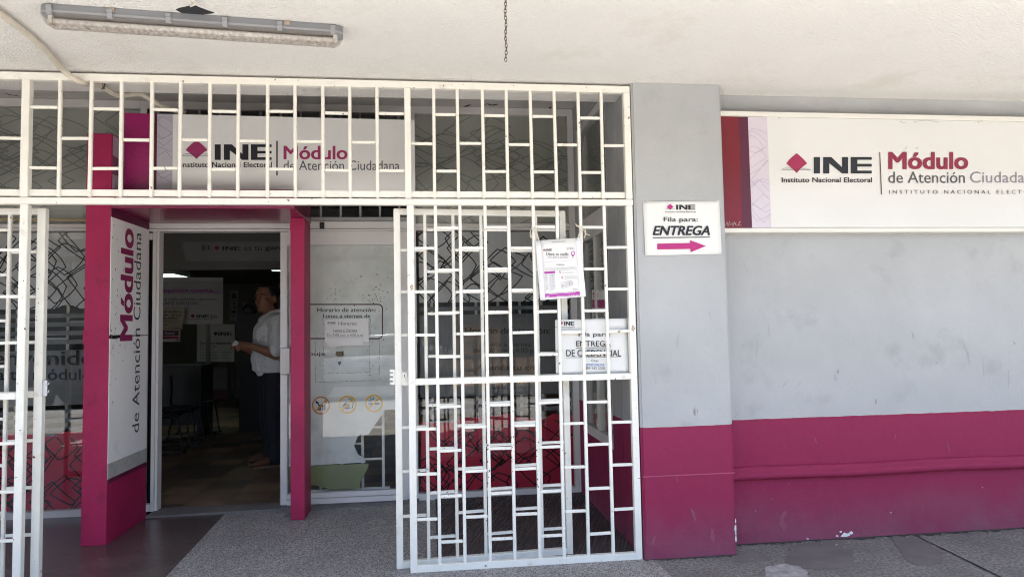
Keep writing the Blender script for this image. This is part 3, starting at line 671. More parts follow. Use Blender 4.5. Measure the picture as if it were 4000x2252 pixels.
def smoke(b, cx, cy, k):
    f = lambda pts: P.poly(b, [(cx+x*k, cy+y*k) for x, y in pts])
    f(((-36, -2), (52, -2), (52, 10), (-36, 10))); f(((-44, -2), (-40, -2), (-40, 10), (-44, 10))); f(((-52, -2), (-48, -2), (-48, 10), (-52, 10)))
    for pts in ([(-46, -10), (-46, -24), (-34, -28), (-22, -22), (-18, -34)], [(-28, -60), (-34, -48), (-26, -40), (-12, -44), (-2, -36), (0, -58), (-10, -62)]):
        for p, q in zip(pts, pts[1:]):
            L = math.hypot(q[0]-p[0], q[1]-p[1]); nx, ny = -(q[1]-p[1])/L*2.4, (q[0]-p[0])/L*2.4
            f(((p[0]+nx, p[1]+ny), (q[0]+nx, q[1]+ny), (q[0]-nx, q[1]-ny), (p[0]-nx, p[1]-ny)))
icon(130, 1165, 86, mat('orange_ring', (.72, .25, .02), .6), dog)
icon(382, 1156, 86, mat('ochre_ring', (.80, .44, .02), .6), burger)
icon(630, 1145, 84, mat('ochre_ring'.replace('ochre', 'yellow'), (.80, .47, .02), .6), smoke)
# the sheet of paper taped over the old hours
hs = thing('hours_sheet', 'white paper with opening hours taped to the frosted door glass', 'notice')
Q = Px(1200, 1100, 2.4167, 5.7245)
bm = bmesh.new(); c = [Q.p(*v) for v in ((167, 608), (583, 598), (578, 342), (167, 352))]; bm.faces.new([bm.verts.new(v) for v in c]); r = bmesh.ops.extrude_face_region(bm, geom=bm.faces[:]); bmesh.ops.translate(bm, vec=(0, -.0015, 0), verts=[v for v in r['geom'] if isinstance(v, bmesh.types.BMVert)])
new_obj('sheet', bm, PAPER, hs)
Q.y = 5.7222
bm = bmesh.new(); INE(bm, Q.q(213, 377, 268, 397)); Q.text(bm, 'Horario:', 295, 376, 468, 409, bold=.006); Q.text(bm, 'Lunes a Viernes', 248, 444, 470, 468, bold=.004); Q.rect(bm, 248, 472, 470, 475)
Q.text(bm, 'De 9:00 a.m. a 4:00 p.m.', 187, 490, 532, 520, bold=.006); Q.rect(bm, 187, 517, 532, 520.5) if False else Q.rect(bm, 187, 523, 532, 526); Q.rect(bm, 187, 402, 268, 404)
diamond(bm, Q.q(189, 375, 208, 397)); new_obj('lettering', bm, INKG, hs)
bm = bmesh.new(); Q.y = 5.7215; Q.poly(bm, ((140, 575), (165, 555), (222, 622), (200, 640))); Q.poly(bm, ((525, 560), (620, 575), (620, 598), (525, 588)))
tp_ = mat('clear_tape', (.55, .55, .52), .3); new_obj('tape', bm, tp_, hs)

# ------------------------------------------------------------------ magenta portal round the doorway
random.seed(11)
po = thing('portal', 'magenta steel portal framing the open doorway with vertical lettering', 'portal')
XC = -2.126
bm = bmesh.new(); bx(bm, -2.283, XC, 4.91, 5.555, .006, 2.744); bmesh.ops.bevel(bm, geom=bm.edges[:], offset=.003, segments=1, affect='EDGES'); colm = new_obj('column', bm, MAG, po)
zt_, zb_ = at(380, 1285, Y=4.91).z, at(380, 1344, Y=4.91).z
bm = bmesh.new(); bx(bm, -2.287, -2.128, 4.905, 4.909, zb_, zt_); bmesh.ops.bevel(bm, geom=bm.edges[:], offset=.0015, segments=1, affect='EDGES'); pt = new_obj('splice_plate', bm, MAG, colm)
for x in (-2.262, -2.155):
    for z in (zt_-.03, zb_+.025):
        bm = bmesh.new(); ell(bm, (x, 4.904, z), (.009, .004, .009), 10, 6); new_obj('bolt', bm, MAG, colm, True)
# the inner side panel with rotated lettering
def sideq(x0, y0, x1, y1, X=XC+.004): return [at(x0, y1, X=X), at(x1, y1, X=X), at(x1, y0, X=X), at(x0, y0, X=X)]
ya, yb = 4.915, 5.545
ztop = at(432, 846, X=XC).z; zb1 = at(422, 1810, X=XC).z; zb2 = at(422, 1870, X=XC).z
XP = XC+.004
bm = bmesh.new(); zc = at(430, 1312, X=XC).z
bx(bm, XC, XP, ya, yb, zc+.004, ztop); 
# lower piece, its upper edge broken and cracked
v = [(ya, zb1), (yb, zb1), (yb, zc+.001)] + [(yb-(yb-ya)*k/12, zc+.001-.006*random.random()-.016*(k/12)**3) for k in range(1, 13)]
prism(bm, v, lambda u, vv, d=0: Vector((XC+d, u, vv)), 0, .004)
sp = new_obj('side_panel', bm, mat('panel_white', (.86, .855, .84), .45, .4, var=.03, vscale=3, dirt=(.66, .63, .58), dirt_scale=5, dirt_lo=.62, dirt_hi=.85), po)
bm = bmesh.new(); v = [(ya, zc+.012), (ya+.05, zc+.006), (ya+.16, zc+.008), (ya+.25, zc+.003), (yb, zc+.003), (yb, zc), (ya+.25, zc-.004), (ya+.16, zc-.012), (ya+.07, zc-.02), (ya, zc-.016)]
prism(bm, v, lambda u, vv, d=0: Vector((XP+.0006+d, u, vv))); new_obj('crack', bm, DARK, sp)
bm = bmesh.new(); bx(bm, XC, XP, ya, yb, zb2, zb1-.001); new_obj('pattern_strip', bm, mat('strip_grey', (.42, .42, .39), .5), sp)
pattern('strip_pattern', (ya, yb, zb2+.003, zb1-.004), 7, .06, .12, 5, .004, lambda u, v, d=0: Vector((XP+.0008+d, u, v)), LAVLINE, sp)
bm = bmesh.new(); bx(bm, XC, XC+.005, ya, yb, zb2-.03, zb2-.002); new_obj('dark_band', bm, MAG_DARK, sp)
bm = bmesh.new(); bx(bm, XC, XC+.006, ya, yb, ztop+.002, 2.232); new_obj('dark_band', bm, MAG_DARK, sp)
def vtext(bm, s, y0, y1, z0, z1, **k):
    """text that reads upwards; letter tops towards the street"""
    X = XP+.0012; put_text(bm, s, ((X, y1, z0), (X, y1, z1), (X, y0, z1), (X, y0, z0)), **k)
bm = bmesh.new(); q0 = at(467, 1331, X=XP); q1 = at(517, 887, X=XP); vtext(bm, 'Módulo', q0.y, at(517, 1331, X=XP).y, at(490, 1331, X=XP).z, at(490, 887, X=XP).z, bold=.03); new_obj('magenta_lettering', bm, mat('panel_magenta', (.26, .02, .10), .5), sp)
bm = bmesh.new(); vtext(bm, 'de Atención Ciudadana', at(520, 1300, X=XP).y, at(547, 1300, X=XP).y, at(532, 1688, X=XP).z, at(537, 905, X=XP).z); new_obj('grey_lettering', bm, mat('panel_grey', (.045, .042, .055), .5), sp)
bm = bmesh.new()      # scuffs of the torn panel edge
for i in range(46):
    yy = ya+abs(random.gauss(0, .10)); zz = random.uniform(.9, 2.15) if random.random() < .6 else zc+random.gauss(0, .08); s = random.uniform(.003, .009)
    bm.faces.new([bm.verts.new((XP+.0018+i*1e-5, yy+s*math.cos(k)*random.uniform(.4, 1), zz+s*1.6*math.sin(k)*random.uniform(.4, 1))) for k in (0, 1.3, 2.5, 3.7, 5)])
new_obj('scuff', bm, mat('scuff_brown', (.20, .16, .14), .8), sp)
# upper end of the side face, above the header: lavender and purple stripes
bm = bmesh.new(); bx(bm, XC, XC+.003, 4.93, 5.54, 2.60, 2.735); bx(bm, XC, XC+.003, 4.93, 5.54, 2.37, 2.47); new_obj('lavender_strip', bm, mat('dull_lavender', (.36, .30, .35), .5), po)
bm = bmesh.new(); bx(bm, XC, XC+.003, 4.93, 5.54, 2.472, 2.598); new_obj('purple_strip', bm, mat('dull_purple', (.14, .06, .10), .5), po)
pattern('strip_pattern', (4.93, 5.54, 2.38, 2.73), 8, .06, .13, 6, .004, lambda u, v, d=0: Vector((XC+.0036+d, u, v)), LAVLINE, po)
bm = bmesh.new(); bx(bm, XC+.001, -.923, 4.91, 5.60, 2.233, 2.366); bmesh.ops.bevel(bm, geom=bm.edges[:], offset=.003, segments=1, affect='EDGES')
new_obj('header', bm, mat('glossy_magenta', (.20, .016, .062), .22, .6, bump=.0015, bscale=14, var=.1), po)
bm = bmesh.new(); bx(bm, -1.025, -.923, 5.295, 5.555, .006, 2.232); bmesh.ops.bevel(bm, geom=bm.edges[:], offset=.003, segments=1, affect='EDGES'); c2 = new_obj('post', bm, MAG, po)
bm = bmesh.new(); bx(bm, -1.027, -.921, 5.288, 5.293, 2.135, 2.2); new_obj('splice_plate', bm, MAG, c2)
for x in (-1.0, -.945):
    bm = bmesh.new(); ell(bm, (x, 5.287, 2.17), (.009, .004, .009), 10, 6); new_obj('bolt', bm, MAG, c2, True)
bm = bmesh.new(); prism(bm, [(-1.085, 5.29), (-1.025, 5.29), (-1.025, 5.48), (-1.05, 5.48)], lambda u, v, d=0: Vector((u, v, .03-d)), 0, .022); new_obj('foot_mortar', bm, SMOOTH, po)

# ------------------------------------------------------------------ signs
def sign_graphic(P, band, parent, x, ytop, ybot, seed, dy=(0, 0)):
    pass
sg = thing('header_sign', 'grey-white sign board with magenta end standing on the magenta portal', 'sign')
YS = 5.10; P = Px(480, 430, 2.183, YS)
def boardP(name, pts, depth, m, parent, bev=.002):
    bm = bmesh.new(); prism(bm, pts, onY(YS), 0, -depth); return new_obj(name, bm, m, parent)
xl, xr = P.p(10, 300).x, P.p(2490, 380).x; zt1, zt2 = P.p(10, 25).z, P.p(2490, 85).z; zlo = 2.368
top_at = lambda x: zt1+(zt2-zt1)*(x-xl)/(xr-xl)
def strip(x0, x1): return [(x0, zlo), (x1, zlo), (x1, top_at(x1)), (x0, top_at(x0))]
xm, xd, xv = P.p(246, 300).x, P.p(290, 300).x, P.p(425, 300).x
boardP('board', strip(xv, xr), .10, mat('header_white', (.82, .81, .785), .45, .4, var=.02), sg)
boardP('magenta_end', strip(xl, xm), .10, MAG_GLOSS, sg); boardP('purple_strip', strip(xm, xd), .10, PURPLE, sg); boardP('lavender_strip', strip(xd, xv), .10, mat('sign_lavender', (.50, .47, .52), .45), sg)
pattern('strip_pattern', (xd+.004, xv-.004, zlo+.01, zt1-.01), 7, .09, .15, 9, .0035, onY(YS-.001), LAVLINE, sg)
pattern('end_pattern', (xl+.004, xm-.004, zlo+.01, zt1-.01), 6, .10, .2, 10, .003, onY(YS-.001), mat('magenta_pattern_line', (.26, .016, .10), .4), sg)  # printed pattern lines, a deeper magenta than the end panel
P.y = YS-.0025
bm = bmesh.new(); INE(bm, P.q(783, 293, 1268, 425)); P.text(bm, 'Instituto Nacional Electoral', 497, 443, 1270, 488, bold=.018, spacing=1.04); new_obj('black_lettering', bm, INK, sg)
bm = bmesh.new(); diamond(bm, P.q(535, 258, 722, 418)); P.text(bm, 'Módulo', 1370, 305, 1915, 421, bold=.022); new_obj('magenta_lettering', bm, INKM, sg)
bm = bmesh.new(); P.text(bm, 'de Atención Ciudadana', 1370, 430, 2360, 512); new_obj('grey_lettering', bm, INKG, sg)
bm = bmesh.new(); P.y -= .001; P.rect(bm, 1308, 262, 1320, 558); slot_line(bm, P.q(500, 374, 758, 390)); new_obj('divider', bm, mat('navy_ink', (.03, .02, .06), .5), sg)

ws = thing('wall_sign', 'long cream wall sign with crimson end on the grey wall', 'sign')
YW = 4.14; P = Px(2600, 0, 1.81286, YW)
xL = 1.818; XR = 5.9; zb0, zt0 = 1.952, 2.728
box('board', xL, XR, YW, 4.208, zb0+.028, zt0-.032, SIGNW, ws)
CREAM = mat('cream_frame', (.72, .70, .64), .4, .5, var=.04)
bm = bmesh.new(); bx(bm, xL, XR, YW-.014, 4.209, zt0-.031, zt0); bx(bm, xL, XR, YW-.014, 4.209, zb0, zb0+.027); bx(bm, XR, XR+.03, YW-.014, 4.209, zb0, zt0); bmesh.ops.bevel(bm, geom=bm.edges[:], offset=.003, segments=1, affect='EDGES'); new_obj('frame', bm, CREAM, ws)
def wstrip(name, x0, x1, m): return box(name, x0, x1, YW-.0012, YW-.0002, zb0+.029, zt0-.033, m, ws)
xa, xb, xc = P.p(525, 1100).x, P.p(592, 1100).x, P.p(728, 1100).x
wstrip('crimson_band', xL, xa, CRIM); wstrip('purple_band', xa+.0005, xb, PURPLE); wstrip('lavender_band', xb+.0005, xc, LAV)
pattern('lavender_pattern', (xb+.004, xc-.004, zb0+.034, zt0-.04), 9, .08, .16, 14, .0028, onY(YW-.002), mat('violet_line', (.42, .36, .46), .5), ws)
pattern('crimson_pattern', (xL+.04, xa-.002, zb0+.034, zt0-.04), 8, .10, .2, 15, .003, onY(YW-.002), mat('crimson_line', (.20, .01, .025), .4), ws)
P.y = YW-.003
bm = bmesh.new(); INE(bm, P.q(1050, 1112, 1460, 1228)); new_obj('black_lettering', bm, mat('navy_black', (.013, .016, .022), .4), ws)
bm = bmesh.new(); P.text(bm, 'Instituto Nacional Electoral', 822, 1256, 1462, 1291, bold=.022); new_obj('small_lettering', bm, mat('brown_black', (.04, .03, .03), .5), ws)
bm = bmesh.new(); diamond(bm, P.q(855, 1085, 1003, 1226)); new_obj('emblem', bm, mat('emblem_red', (.33, .02, .08), .45), ws)
bm = bmesh.new(); P.text(bm, 'Módulo', 1577, 1076, 2143, 1199, bold=.036); new_obj('crimson_lettering', bm, INKC, ws)
bm = bmesh.new(); P.text(bm, 'de Atención', 1577, 1215, 2120, 1296, bold=.004); new_obj('grey_lettering', bm, mat('warm_grey_ink', (.085, .08, .085), .5), ws)
bm = bmesh.new(); P.text(bm, 'Ciudadana', 2157, 1215, 2650, 1294); new_obj('pale_lettering', bm, mat('pale_violet_ink', (.24, .22, .26), .5), ws)
bm = bmesh.new(); P.text(bm, 'INSTITUTO NACIONAL ELECTORAL', 1583, 1345, 2690, 1372, spacing=1.6, bold=.004); new_obj('spaced_lettering', bm, mat('warm_grey_ink2', (.10, .09, .09), .5), ws)
bm = bmesh.new(); P.y -= .001; P.poly(bm, ((1514, 1077), (1520, 1077), (1533, 1376), (1526, 1376))); slot_line(bm, P.q(822, 1191, 1028, 1203)); new_obj('divider', bm, mat('divider_brown', (.08, .05, .05), .5), ws)
bm = bmesh.new()
random.seed(21)
for cx, cy in ((1668, 862), (1690, 868), (1763, 862), (2213, 860), (2235, 858), (2307, 858), (2260, 850), (1700, 1043), (1778, 1052), (810, 836)):
    for k in range(5):
        x, y, s = cx+random.gauss(0, 7), cy+random.gauss(0, 4), random.uniform(1.2, 4)
        P.poly(bm, [(x+s*math.cos(a), y+s*math.sin(a)*.8) for a in (0, 1.2, 2.5, 3.7, 5)])
for x0, y0, x1, y1 in ((1790, 858, 1850, 852), (1850, 852, 1935, 866), (2255, 830, 2268, 845)): P.poly(bm, ((x0, y0-1), (x1, y1-1), (x1, y1+1), (x0, y0+1)))
new_obj('scratch_marks', bm, mat('old_glue', (.30, .27, .22), .8), ws)
bm = bmesh.new()     # scratched tag at the foot of the crimson band
G = Px(2400, 740, 1.908, YW-.003); zz = [(828, 268), (840, 240), (846, 275), (858, 235), (864, 262), (852, 272), (880, 250), (884, 276), (892, 238), (898, 258), (908, 244), (900, 262), (922, 270), (930, 242), (940, 238), (920, 262), (948, 268)]
for p, q in zip(zz, zz[1:]):
    L = math.hypot(q[0]-p[0], q[1]-p[1]); nx, ny = -(q[1]-p[1])/L*1.1, (q[0]-p[0])/L*1.1; G.poly(bm, ((p[0]+nx, p[1]+ny), (q[0]+nx, q[1]+ny), (q[0]-nx, q[1]-ny), (p[0]-nx, p[1]-ny)))
new_obj('scratched_tag', bm, mat('scratch_grey', (.45, .40, .40), .7), ws)

# paper on the pillar
pp = thing('arrow_sheet', 'white paper sheet with magenta arrow glued to the pillar', 'notice')
P = Px(2400, 740, 1.908, 4.0262)
def sheet_grid(name, P, c, curl, m, parent, n=14, y0=0, th=.0008):
    """a sheet of paper through the four measured corners, its edges lifting a little"""
    A, B, C, D = [P.p(*v) for v in c]; bm = bmesh.new(); g = []
    for j in range(n+1):
        row = []
        for i in range(n+1):
            u, v = i/n, j/n; p = (A*(1-u)+B*u)*(1-v) + (D*(1-u)+C*u)*v
            e = curl*((abs(2*u-1)**4)*(.5+.5*math.sin(v*4+1)) + .5*(abs(2*v-1)**6)*math.sin(u*3+.5)**2)
            row.append(bm.verts.new(p+Vector((0, -e, 0))))
        g.append(row)
    for j in range(n):
        for i in range(n): bm.faces.new((g[j][i], g[j][i+1], g[j+1][i+1], g[j+1][i]))
    o = new_obj(name, bm, m, parent, True); so = o.modifiers.new('thickness', 'SOLIDIFY'); so.thickness = th; so.offset = 0; return o
sheet_grid('sheet', P, ((228, 493), (797, 480), (782, 83), (212, 90)), .006, PAPER, pp)
P.y = 4.0205
bm = bmesh.new(); INE(bm, P.q(460, 114, 603, 150)); P.text(bm, 'Instituto Nacional Electoral', 380, 161, 605, 172, bold=.012, spacing=1.05); P.text(bm, 'Fila para:', 367, 205, 622, 250, bold=.008)
P.text(bm, 'ENTREGA', 285, 270, 712, 341, bold=.03, shear=.25); P.poly(bm, ((285, 356), (714, 352), (714, 357), (285, 362))); new_obj('lettering', bm, INK, pp)
bm = bmesh.new(); diamond(bm, P.q(392, 108, 441, 152)); P.poly(bm, ((320, 403), (566, 399), (563, 377), (682, 420), (568, 467), (567, 442), (320, 446))); new_obj('arrow', bm, mat('arrow_magenta', (.42, .02, .17), .6), pp)
bm = bmesh.new(); P.y -= .0006; slot_line(bm, P.q(382, 141, 450, 147)); new_obj('emblem_line', bm, INK, pp)

# ------------------------------------------------------------------ white steel grilles and gates
random.seed(5)
UA, UB = (1.974, 1.724, 1.473, 1.219), (1.852, 1.599, 1.347)
LA, LB = (.934, .681, .423, .166), (.808, .555, .299)
def beveled(name, bm, m, parent, o=.0025):
    bmesh.ops.bevel(bm, geom=bm.edges[:], offset=o, segments=2, affect='EDGES'); return new_obj(name, bm, m, parent)
def tubeobj(name, a, b, w, d, parent, side=Vector((1, 0, 0))):
    bm = bmesh.new(); bar(bm, a, b, w, d, side); return beveled(name, bm, ENAMEL, parent)
J = lambda s=.0018: random.uniform(-s, s)

tg = thing('transom_grille', 'white welded bar grille across the porch above the gates', 'grille')
YB = 4.059
tubeobj('top_rail', (-4.18, YB, 2.821), (1.234, YB, 2.821), .042, .038, tg, Vector((0, 0, 1)))
tubeobj('bottom_rail', (-4.18, YB+.012, 2.172), (1.192, YB+.012, 2.172), .038, .024, tg, Vector((0, 0, 1)))
tubeobj('lintel_rail', (-4.18, YB, 2.124), (1.236, YB, 2.124), .036, .038, tg, Vector((0, 0, 1)))
for x, wd in ((-2.2, .042), (-.114, .036), (1.213, .040)): tubeobj('post', (x, YB-.001, 2.144), (x, YB-.001, 2.80), wd, .042, tg)
tb = [-4.12, -3.96, -3.80, -3.64, -3.48, -3.32, -3.16, -3.0, -2.84, -2.68, -2.52, -2.36, -2.2, -2.026, -1.864, -1.703, -1.543, -1.3895, -1.229, -1.0735, -.912, -.757, -.5995, -.446, -.291, -.114, .040, .180, .3295, .473, .620, .766, .911, 1.055, 1.213]
for x in tb:
    if x in (-2.2, -.114, 1.213): continue
    tubeobj('bar', (x+J(), YB-.006, 2.146), (x+J(), YB-.006, 2.806), .0185, .0185, tg)
i0 = tb.index(-2.2)
for i in range(len(tb)-1):
    for z in ((2.645, 2.309) if (i-i0) % 2 == 0 else (2.474,)):
        a = .02 if tb[i] in (-2.2, -.114) else .010; b_ = .02 if tb[i+1] in (-2.2, -.114, 1.213) else .010
        z += J(.003); tubeobj('rung', (tb[i]+a, YB-.005, z), (tb[i+1]-b_, YB-.005, z+J()), .0165, .0165, tg, Vector((0, 0, 1)))

def gate(name, label, xs, yf, z0, z1, zm, stile_w, first_b, toprail, group=None, bottom=True):
    """xs: stile, bars..., stile; yf(x): depth of its plane"""
    t = thing(name, label, 'gate', group)
    d = Vector((1, yf(1)-yf(0), 0)).normalized()
    V = lambda x, z, o=0: Vector((x, yf(x)+o, z))
    for x in (xs[0], xs[-1]):
        tubeobj('stile', V(x, z0), V(x, z1), stile_w, .038, t, d)
    h = stile_w/2
    if toprail: tubeobj('rail', V(xs[0]+h, z1-.018), V(xs[-1]-h, z1-.018), .036, .036, t, Vector((0, 0, 1)))
    tubeobj('rail', V(xs[0]+h, zm), V(xs[-1]-h, zm), .036, .036, t, Vector((0, 0, 1)))
    if bottom: tubeobj('rail', V(xs[0]+h, z0+.020), V(xs[-1]-h, z0+.020), .040, .036, t, Vector((0, 0, 1)))
    for x in xs[1:-1]:
        a, b = x+J(), x+J()
        tubeobj('bar', V(a, zm+.012, -.006), V(a+J(), z1-(.03 if toprail else 0), -.006), .0185, .0185, t, d)
        tubeobj('bar', V(b, z0+.03, -.006), V(b+J(), zm-.012, -.006), .0185, .0185, t, d)
    for i in range(len(xs)-1):
        B = (i % 2 == 0) == first_b
        a = h if i == 0 else .010; c = h if i == len(xs)-2 else .010
        for z in ((UB if B else UA) + (LB if B else LA)):
            zz = z+J(.003); tubeobj('rung', V(xs[i]+a, zz, -.005), V(xs[i+1]-c, zz+J(), -.005), .0165, .0165, t, Vector((0, 0, 1)))
    return t
G1 = gate('barred_gate', 'white barred gate panel fixed beside the grey pillar, notices hung on it', [-.104, .042, .185, .331, .474, .6205, .765, .9095, 1.057, 1.211], lambda x: YB, .004, 2.105, 1.078, .040, True, False, 'white barred gate panels and leaves')
bm = bmesh.new(); bx(bm, 1.231, 1.242, 4.05, 4.075, 1.40, 1.46); bx(bm, 1.231, 1.242, 4.05, 4.075, 2.46, 2.53); new_obj('hinge', bm, RUST, G1)
G2 = gate('barred_gate', 'white barred gate leaf with round lock folded open behind the notices', [-.186, -.021, .146, .316, .489, .657, .826], lambda x: 4.132+.075*(x+.2), .006, 2.098, 1.074, .038, True, True, 'white barred gate panels and leaves')
bm = bmesh.new(); bx(bm, -.166, -.110, 4.098, 4.128, 1.055, 1.135); lk = beveled('lock_case', bm, ENAMEL, G2, .003)
bm = bmesh.new(); c = at(1581, 1465, Y=4.096); tube(bm, [(c.x, 4.099, c.z), (c.x, 4.088, c.z)], .016, 20); cy = new_obj('cylinder', bm, STEEL, lk, False)
bm = bmesh.new(); bx(bm, c.x-.0025, c.x+.0025, 4.0868, 4.0878, c.z-.008, c.z+.004); new_obj('keyhole', bm, BLACKP, cy)
bm = bmesh.new()
for z in (1.062, 1.087, 1.112, 1.135): bx(bm, -.234, -.205, 4.110, 4.140, z, z+.014)
bx(bm, -.216, -.2055, 4.112, 4.138, 1.062, 1.149); new_obj('latch_bolt', bm, ENAMEL, G2)
G3 = gate('barred_gate', 'white barred gate panel fixed at the left edge of the porch', [-3.60, -3.44, -3.285, -3.13, -2.975, -2.82, -2.665, -2.51, -2.355, -2.197], lambda x: YB, .004, 2.105, 1.062, .042, True, False, 'white barred gate panels and leaves')
G4 = gate('barred_gate', 'white barred gate leaf with strike plate folded open left of the magenta portal', [-3.15, -2.985, -2.82, -2.655, -2.49, -2.322, -2.152], lambda x: 4.145-.03*(x+2.15), .006, 2.098, 1.062, .044, False, True, 'white barred gate panels and leaves')
a = at(153, 1486, Y=4.12); b = at(172, 1546, Y=4.12)
bm = bmesh.new(); bx(bm, -2.130, -2.1265+.02, 4.13, 4.134, b.z, a.z); bx(bm, -2.131, -2.127, 4.118, 4.16, b.z, a.z)
for z in (.25, .75): tube(bm, [(-2.11, 4.128, b.z+(a.z-b.z)*z), (-2.095, 4.122, b.z+(a.z-b.z)*z), (-2.09, 4.116, b.z+(a.z-b.z)*z+.01)], .0035, 6)
new_obj('strike_plate', bm, mat('galvanised', (.62, .62, .62), .4, metal=.3), G4)

# poster on a backing card, hung with string on the gate
ps = thing('poster', 'polling place poster on white card tied to the gate with string', 'poster')
P = Px(2060, 900, 2.416, 4.0345)
sheet_grid('backing_card', P, ((120, 657), (552, 622), (500, 66), (75, 100)), .003, mat('card_white', (.80, .80, .84), .7), ps, 8, th=.002)
P.y = 4.0295
sheet_grid('sheet', P, ((168, 634), (497, 612), (462, 71), (128, 92)), .001, PAPER, ps, 8)
P.y = 4.0272
def tl(x, y):   # the poster hangs tilted: skew the layout with it
    return x, y
PURP = mat('poster_purple', (.40, .05, .34), .6); PLIN = mat('poster_grey', (.48, .46, .48), .7)
bm = bmesh.new(); P.poly(bm, ((168, 596), (496, 574), (497, 611), (169, 632))); P.poly(bm, ((160, 388), (261, 381), (262, 402), (161, 409)))
for k in range(2): pass
def pin(cx, cy, r, hole=True):
    n = 16; o = [(cx+r*math.cos(a), cy+r*math.sin(a)) for a in [RAD(150+i*240/n) for i in range(n+1)]]; P.poly(bm, o + [(cx, cy+r*1.9)])
pin(430, 214, 20); pin(310, 389, 9); pin(330, 438, 9)
P.poly(bm, ((428, 256), (432, 254), (436, 259), (432, 263)))
new_obj('purple_print', bm, PURP, ps)
P.y -= .0006
bm = bmesh.new()
for cx, cy, r in ((430, 214, 13), (310, 389, 5.5), (330, 438, 5.5)): P.poly(bm, [(cx+r*math.cos(a*.52), cy+r*math.sin(a*.52)) for a in range(12)])
P.text(bm, 'INE', 183, 616, 209, 624) if False else None
for k in range(5): P.poly(bm, [(285+k*44+4*math.cos(a), 618-k*3+4*math.sin(a)) for a in range(6)]); P.poly(bm, ((295+k*44, 615.5-k*3), (315+k*44, 614-k*3), (315+k*44, 617-k*3), (295+k*44, 618.5-k*3)))
P.poly(bm, ((205, 598), (455, 581), (455, 584), (205, 601))); P.poly(bm, ((180, 619), (208, 617), (208, 625), (180, 627)))
new_obj('white_print', bm, PAPER, ps)
bm = bmesh.new(); q = P.q(172, 173, 232, 190); q = tuple(p+Vector((0, 0, dz)) for p, dz in zip(q, (0, .0008, .0008, 0))); INE(bm, q)
P.text(bm, 'Ubica tu casilla', 178, 207, 389, 237, bold=.004); P.text(bm, 'COAHUILA', 272, 315, 350, 329); P.rect(bm, 147, 193, 232, 195)
new_obj('grey_lettering', bm, mat('poster_ink', (.09, .09, .10), .6), ps)
bm = bmesh.new(); P.text(bm, 'VOTA ESTE 2 DE JUNIO', 187, 246, 386, 265); P.text(bm, 'IEC', 399, 158, 442, 178); 
for a, b in (((366, 162), (388, 184)), ((388, 160), (372, 182)), ((374, 160), (394, 172)), ((366, 176), (384, 188))):
    P.poly(bm, ((a[0], a[1]-1), (b[0], b[1]-1), (b[0], b[1]+1), (a[0], a[1]+1)))
new_obj('mauve_lettering', bm, mat('poster_mauve', (.26, .20, .30), .6), ps)
bm = bmesh.new(); diamond(bm, P.q(148, 172, 168, 191)); new_obj('emblem', bm, INKM, ps)
bm = bmesh.new(); random.seed(2)
def fine(x0, x1, y, sl=-.055, t=2.0):
    x = x0
    while x < x1:
        L = random.uniform(4, 14); e = min(x+L, x1); ya, yb = y+(x-x0)*sl, y+(e-x0)*sl
        P.poly(bm, ((x, ya+t), (e, yb+t), (e, yb), (x, ya))); x = e+2
fine(166, 432, 297)
for k in range(4): fine(166, 462, 352+k*7.5, -.03)
for k in range(2): fine(330, 440, 392+k*8, -.03)
for k in range(5): fine(352, 474, 426+k*7.5, -.03)
for k in range(12): P.poly(bm, ((303-k*.2, 412+k*5), (305-k*.2, 412+k*5), (305-k*.2, 414+k*5), (303-k*.2, 414+k*5)))
new_obj('fine_print', bm, PLIN, ps)
bm = bmesh.new(); P.poly(bm, ((206, 412), (238, 410), (245, 566), (213, 568)))
for k in range(7): P.poly(bm, ((166+k*1.3, 420+k*21), (192+k*1.3, 418+k*21), (193+k*1.3, 427+k*21), (167+k*1.3, 429+k*21))); P.poly(bm, ((232+k*1.3, 422+k*21-5), (258+k*1.3, 420+k*21-5), (259+k*1.3, 429+k*21-5), (233+k*1.3, 431+k*21-5)))
new_obj('table_print', bm, mat('table_grey', (.58, .57, .60), .7), ps)
bm = bmesh.new(); P.y -= .0005
for k in range(7):
    x, y = 166+k*1.3, 420+k*21; fine(x+4, x+22, y+6, -.08, 3); fine(x+72, x+90, y-1, -.08, 3)
card = ((316, 496), (392, 474), (402, 522), (326, 544))
for i in range(4):
    a, b = card[i], card[(i+1) % 4]; L = math.hypot(b[0]-a[0], b[1]-a[1]); nx, ny = -(b[1]-a[1])/L*1.2, (b[0]-a[0])/L*1.2; P.poly(bm, ((a[0]+nx, a[1]+ny), (b[0]+nx, b[1]+ny), (b[0]-nx, b[1]-ny), (a[0]-nx, a[1]-ny)))
P.poly(bm, [(336+6*math.cos(a), 516+6*math.sin(a)) for a in range(6)]); P.poly(bm, ((328, 530), (334, 522), (342, 522), (346, 527)))
for k in range(4): fine(352, 388, 500+k*8, -.28, 2.2)
for k in range(3): fine(430, 474, 545+k*5, .08, 2.2)
new_obj('sketch_print', bm, mat('sketch_grey', (.30, .27, .29), .7), ps)
bm = bmesh.new()
N = 24; A = [P.p(411+21*math.cos(a*6.283/N), 494+21*math.sin(a*6.283/N)) for a in range(N)]; B = [P.p(411+17*math.cos(a*6.283/N), 494+17*math.sin(a*6.283/N)) for a in range(N)]
A = [bm.verts.new(v) for v in A]; B = [bm.verts.new(v) for v in B]
for k in range(N): bm.faces.new((A[k], A[(k+1) % N], B[(k+1) % N], B[k]))
P.text(bm, 'Ine', 400, 487, 422, 500); new_obj('stamp_print', bm, mat('stamp_mauve', (.42, .26, .38), .7), ps)
STR = mat('cotton_string', (.70, .64, .52), .9)
bm = bmesh.new(); Z = Px(1500, 740, 1.908, 4.03)
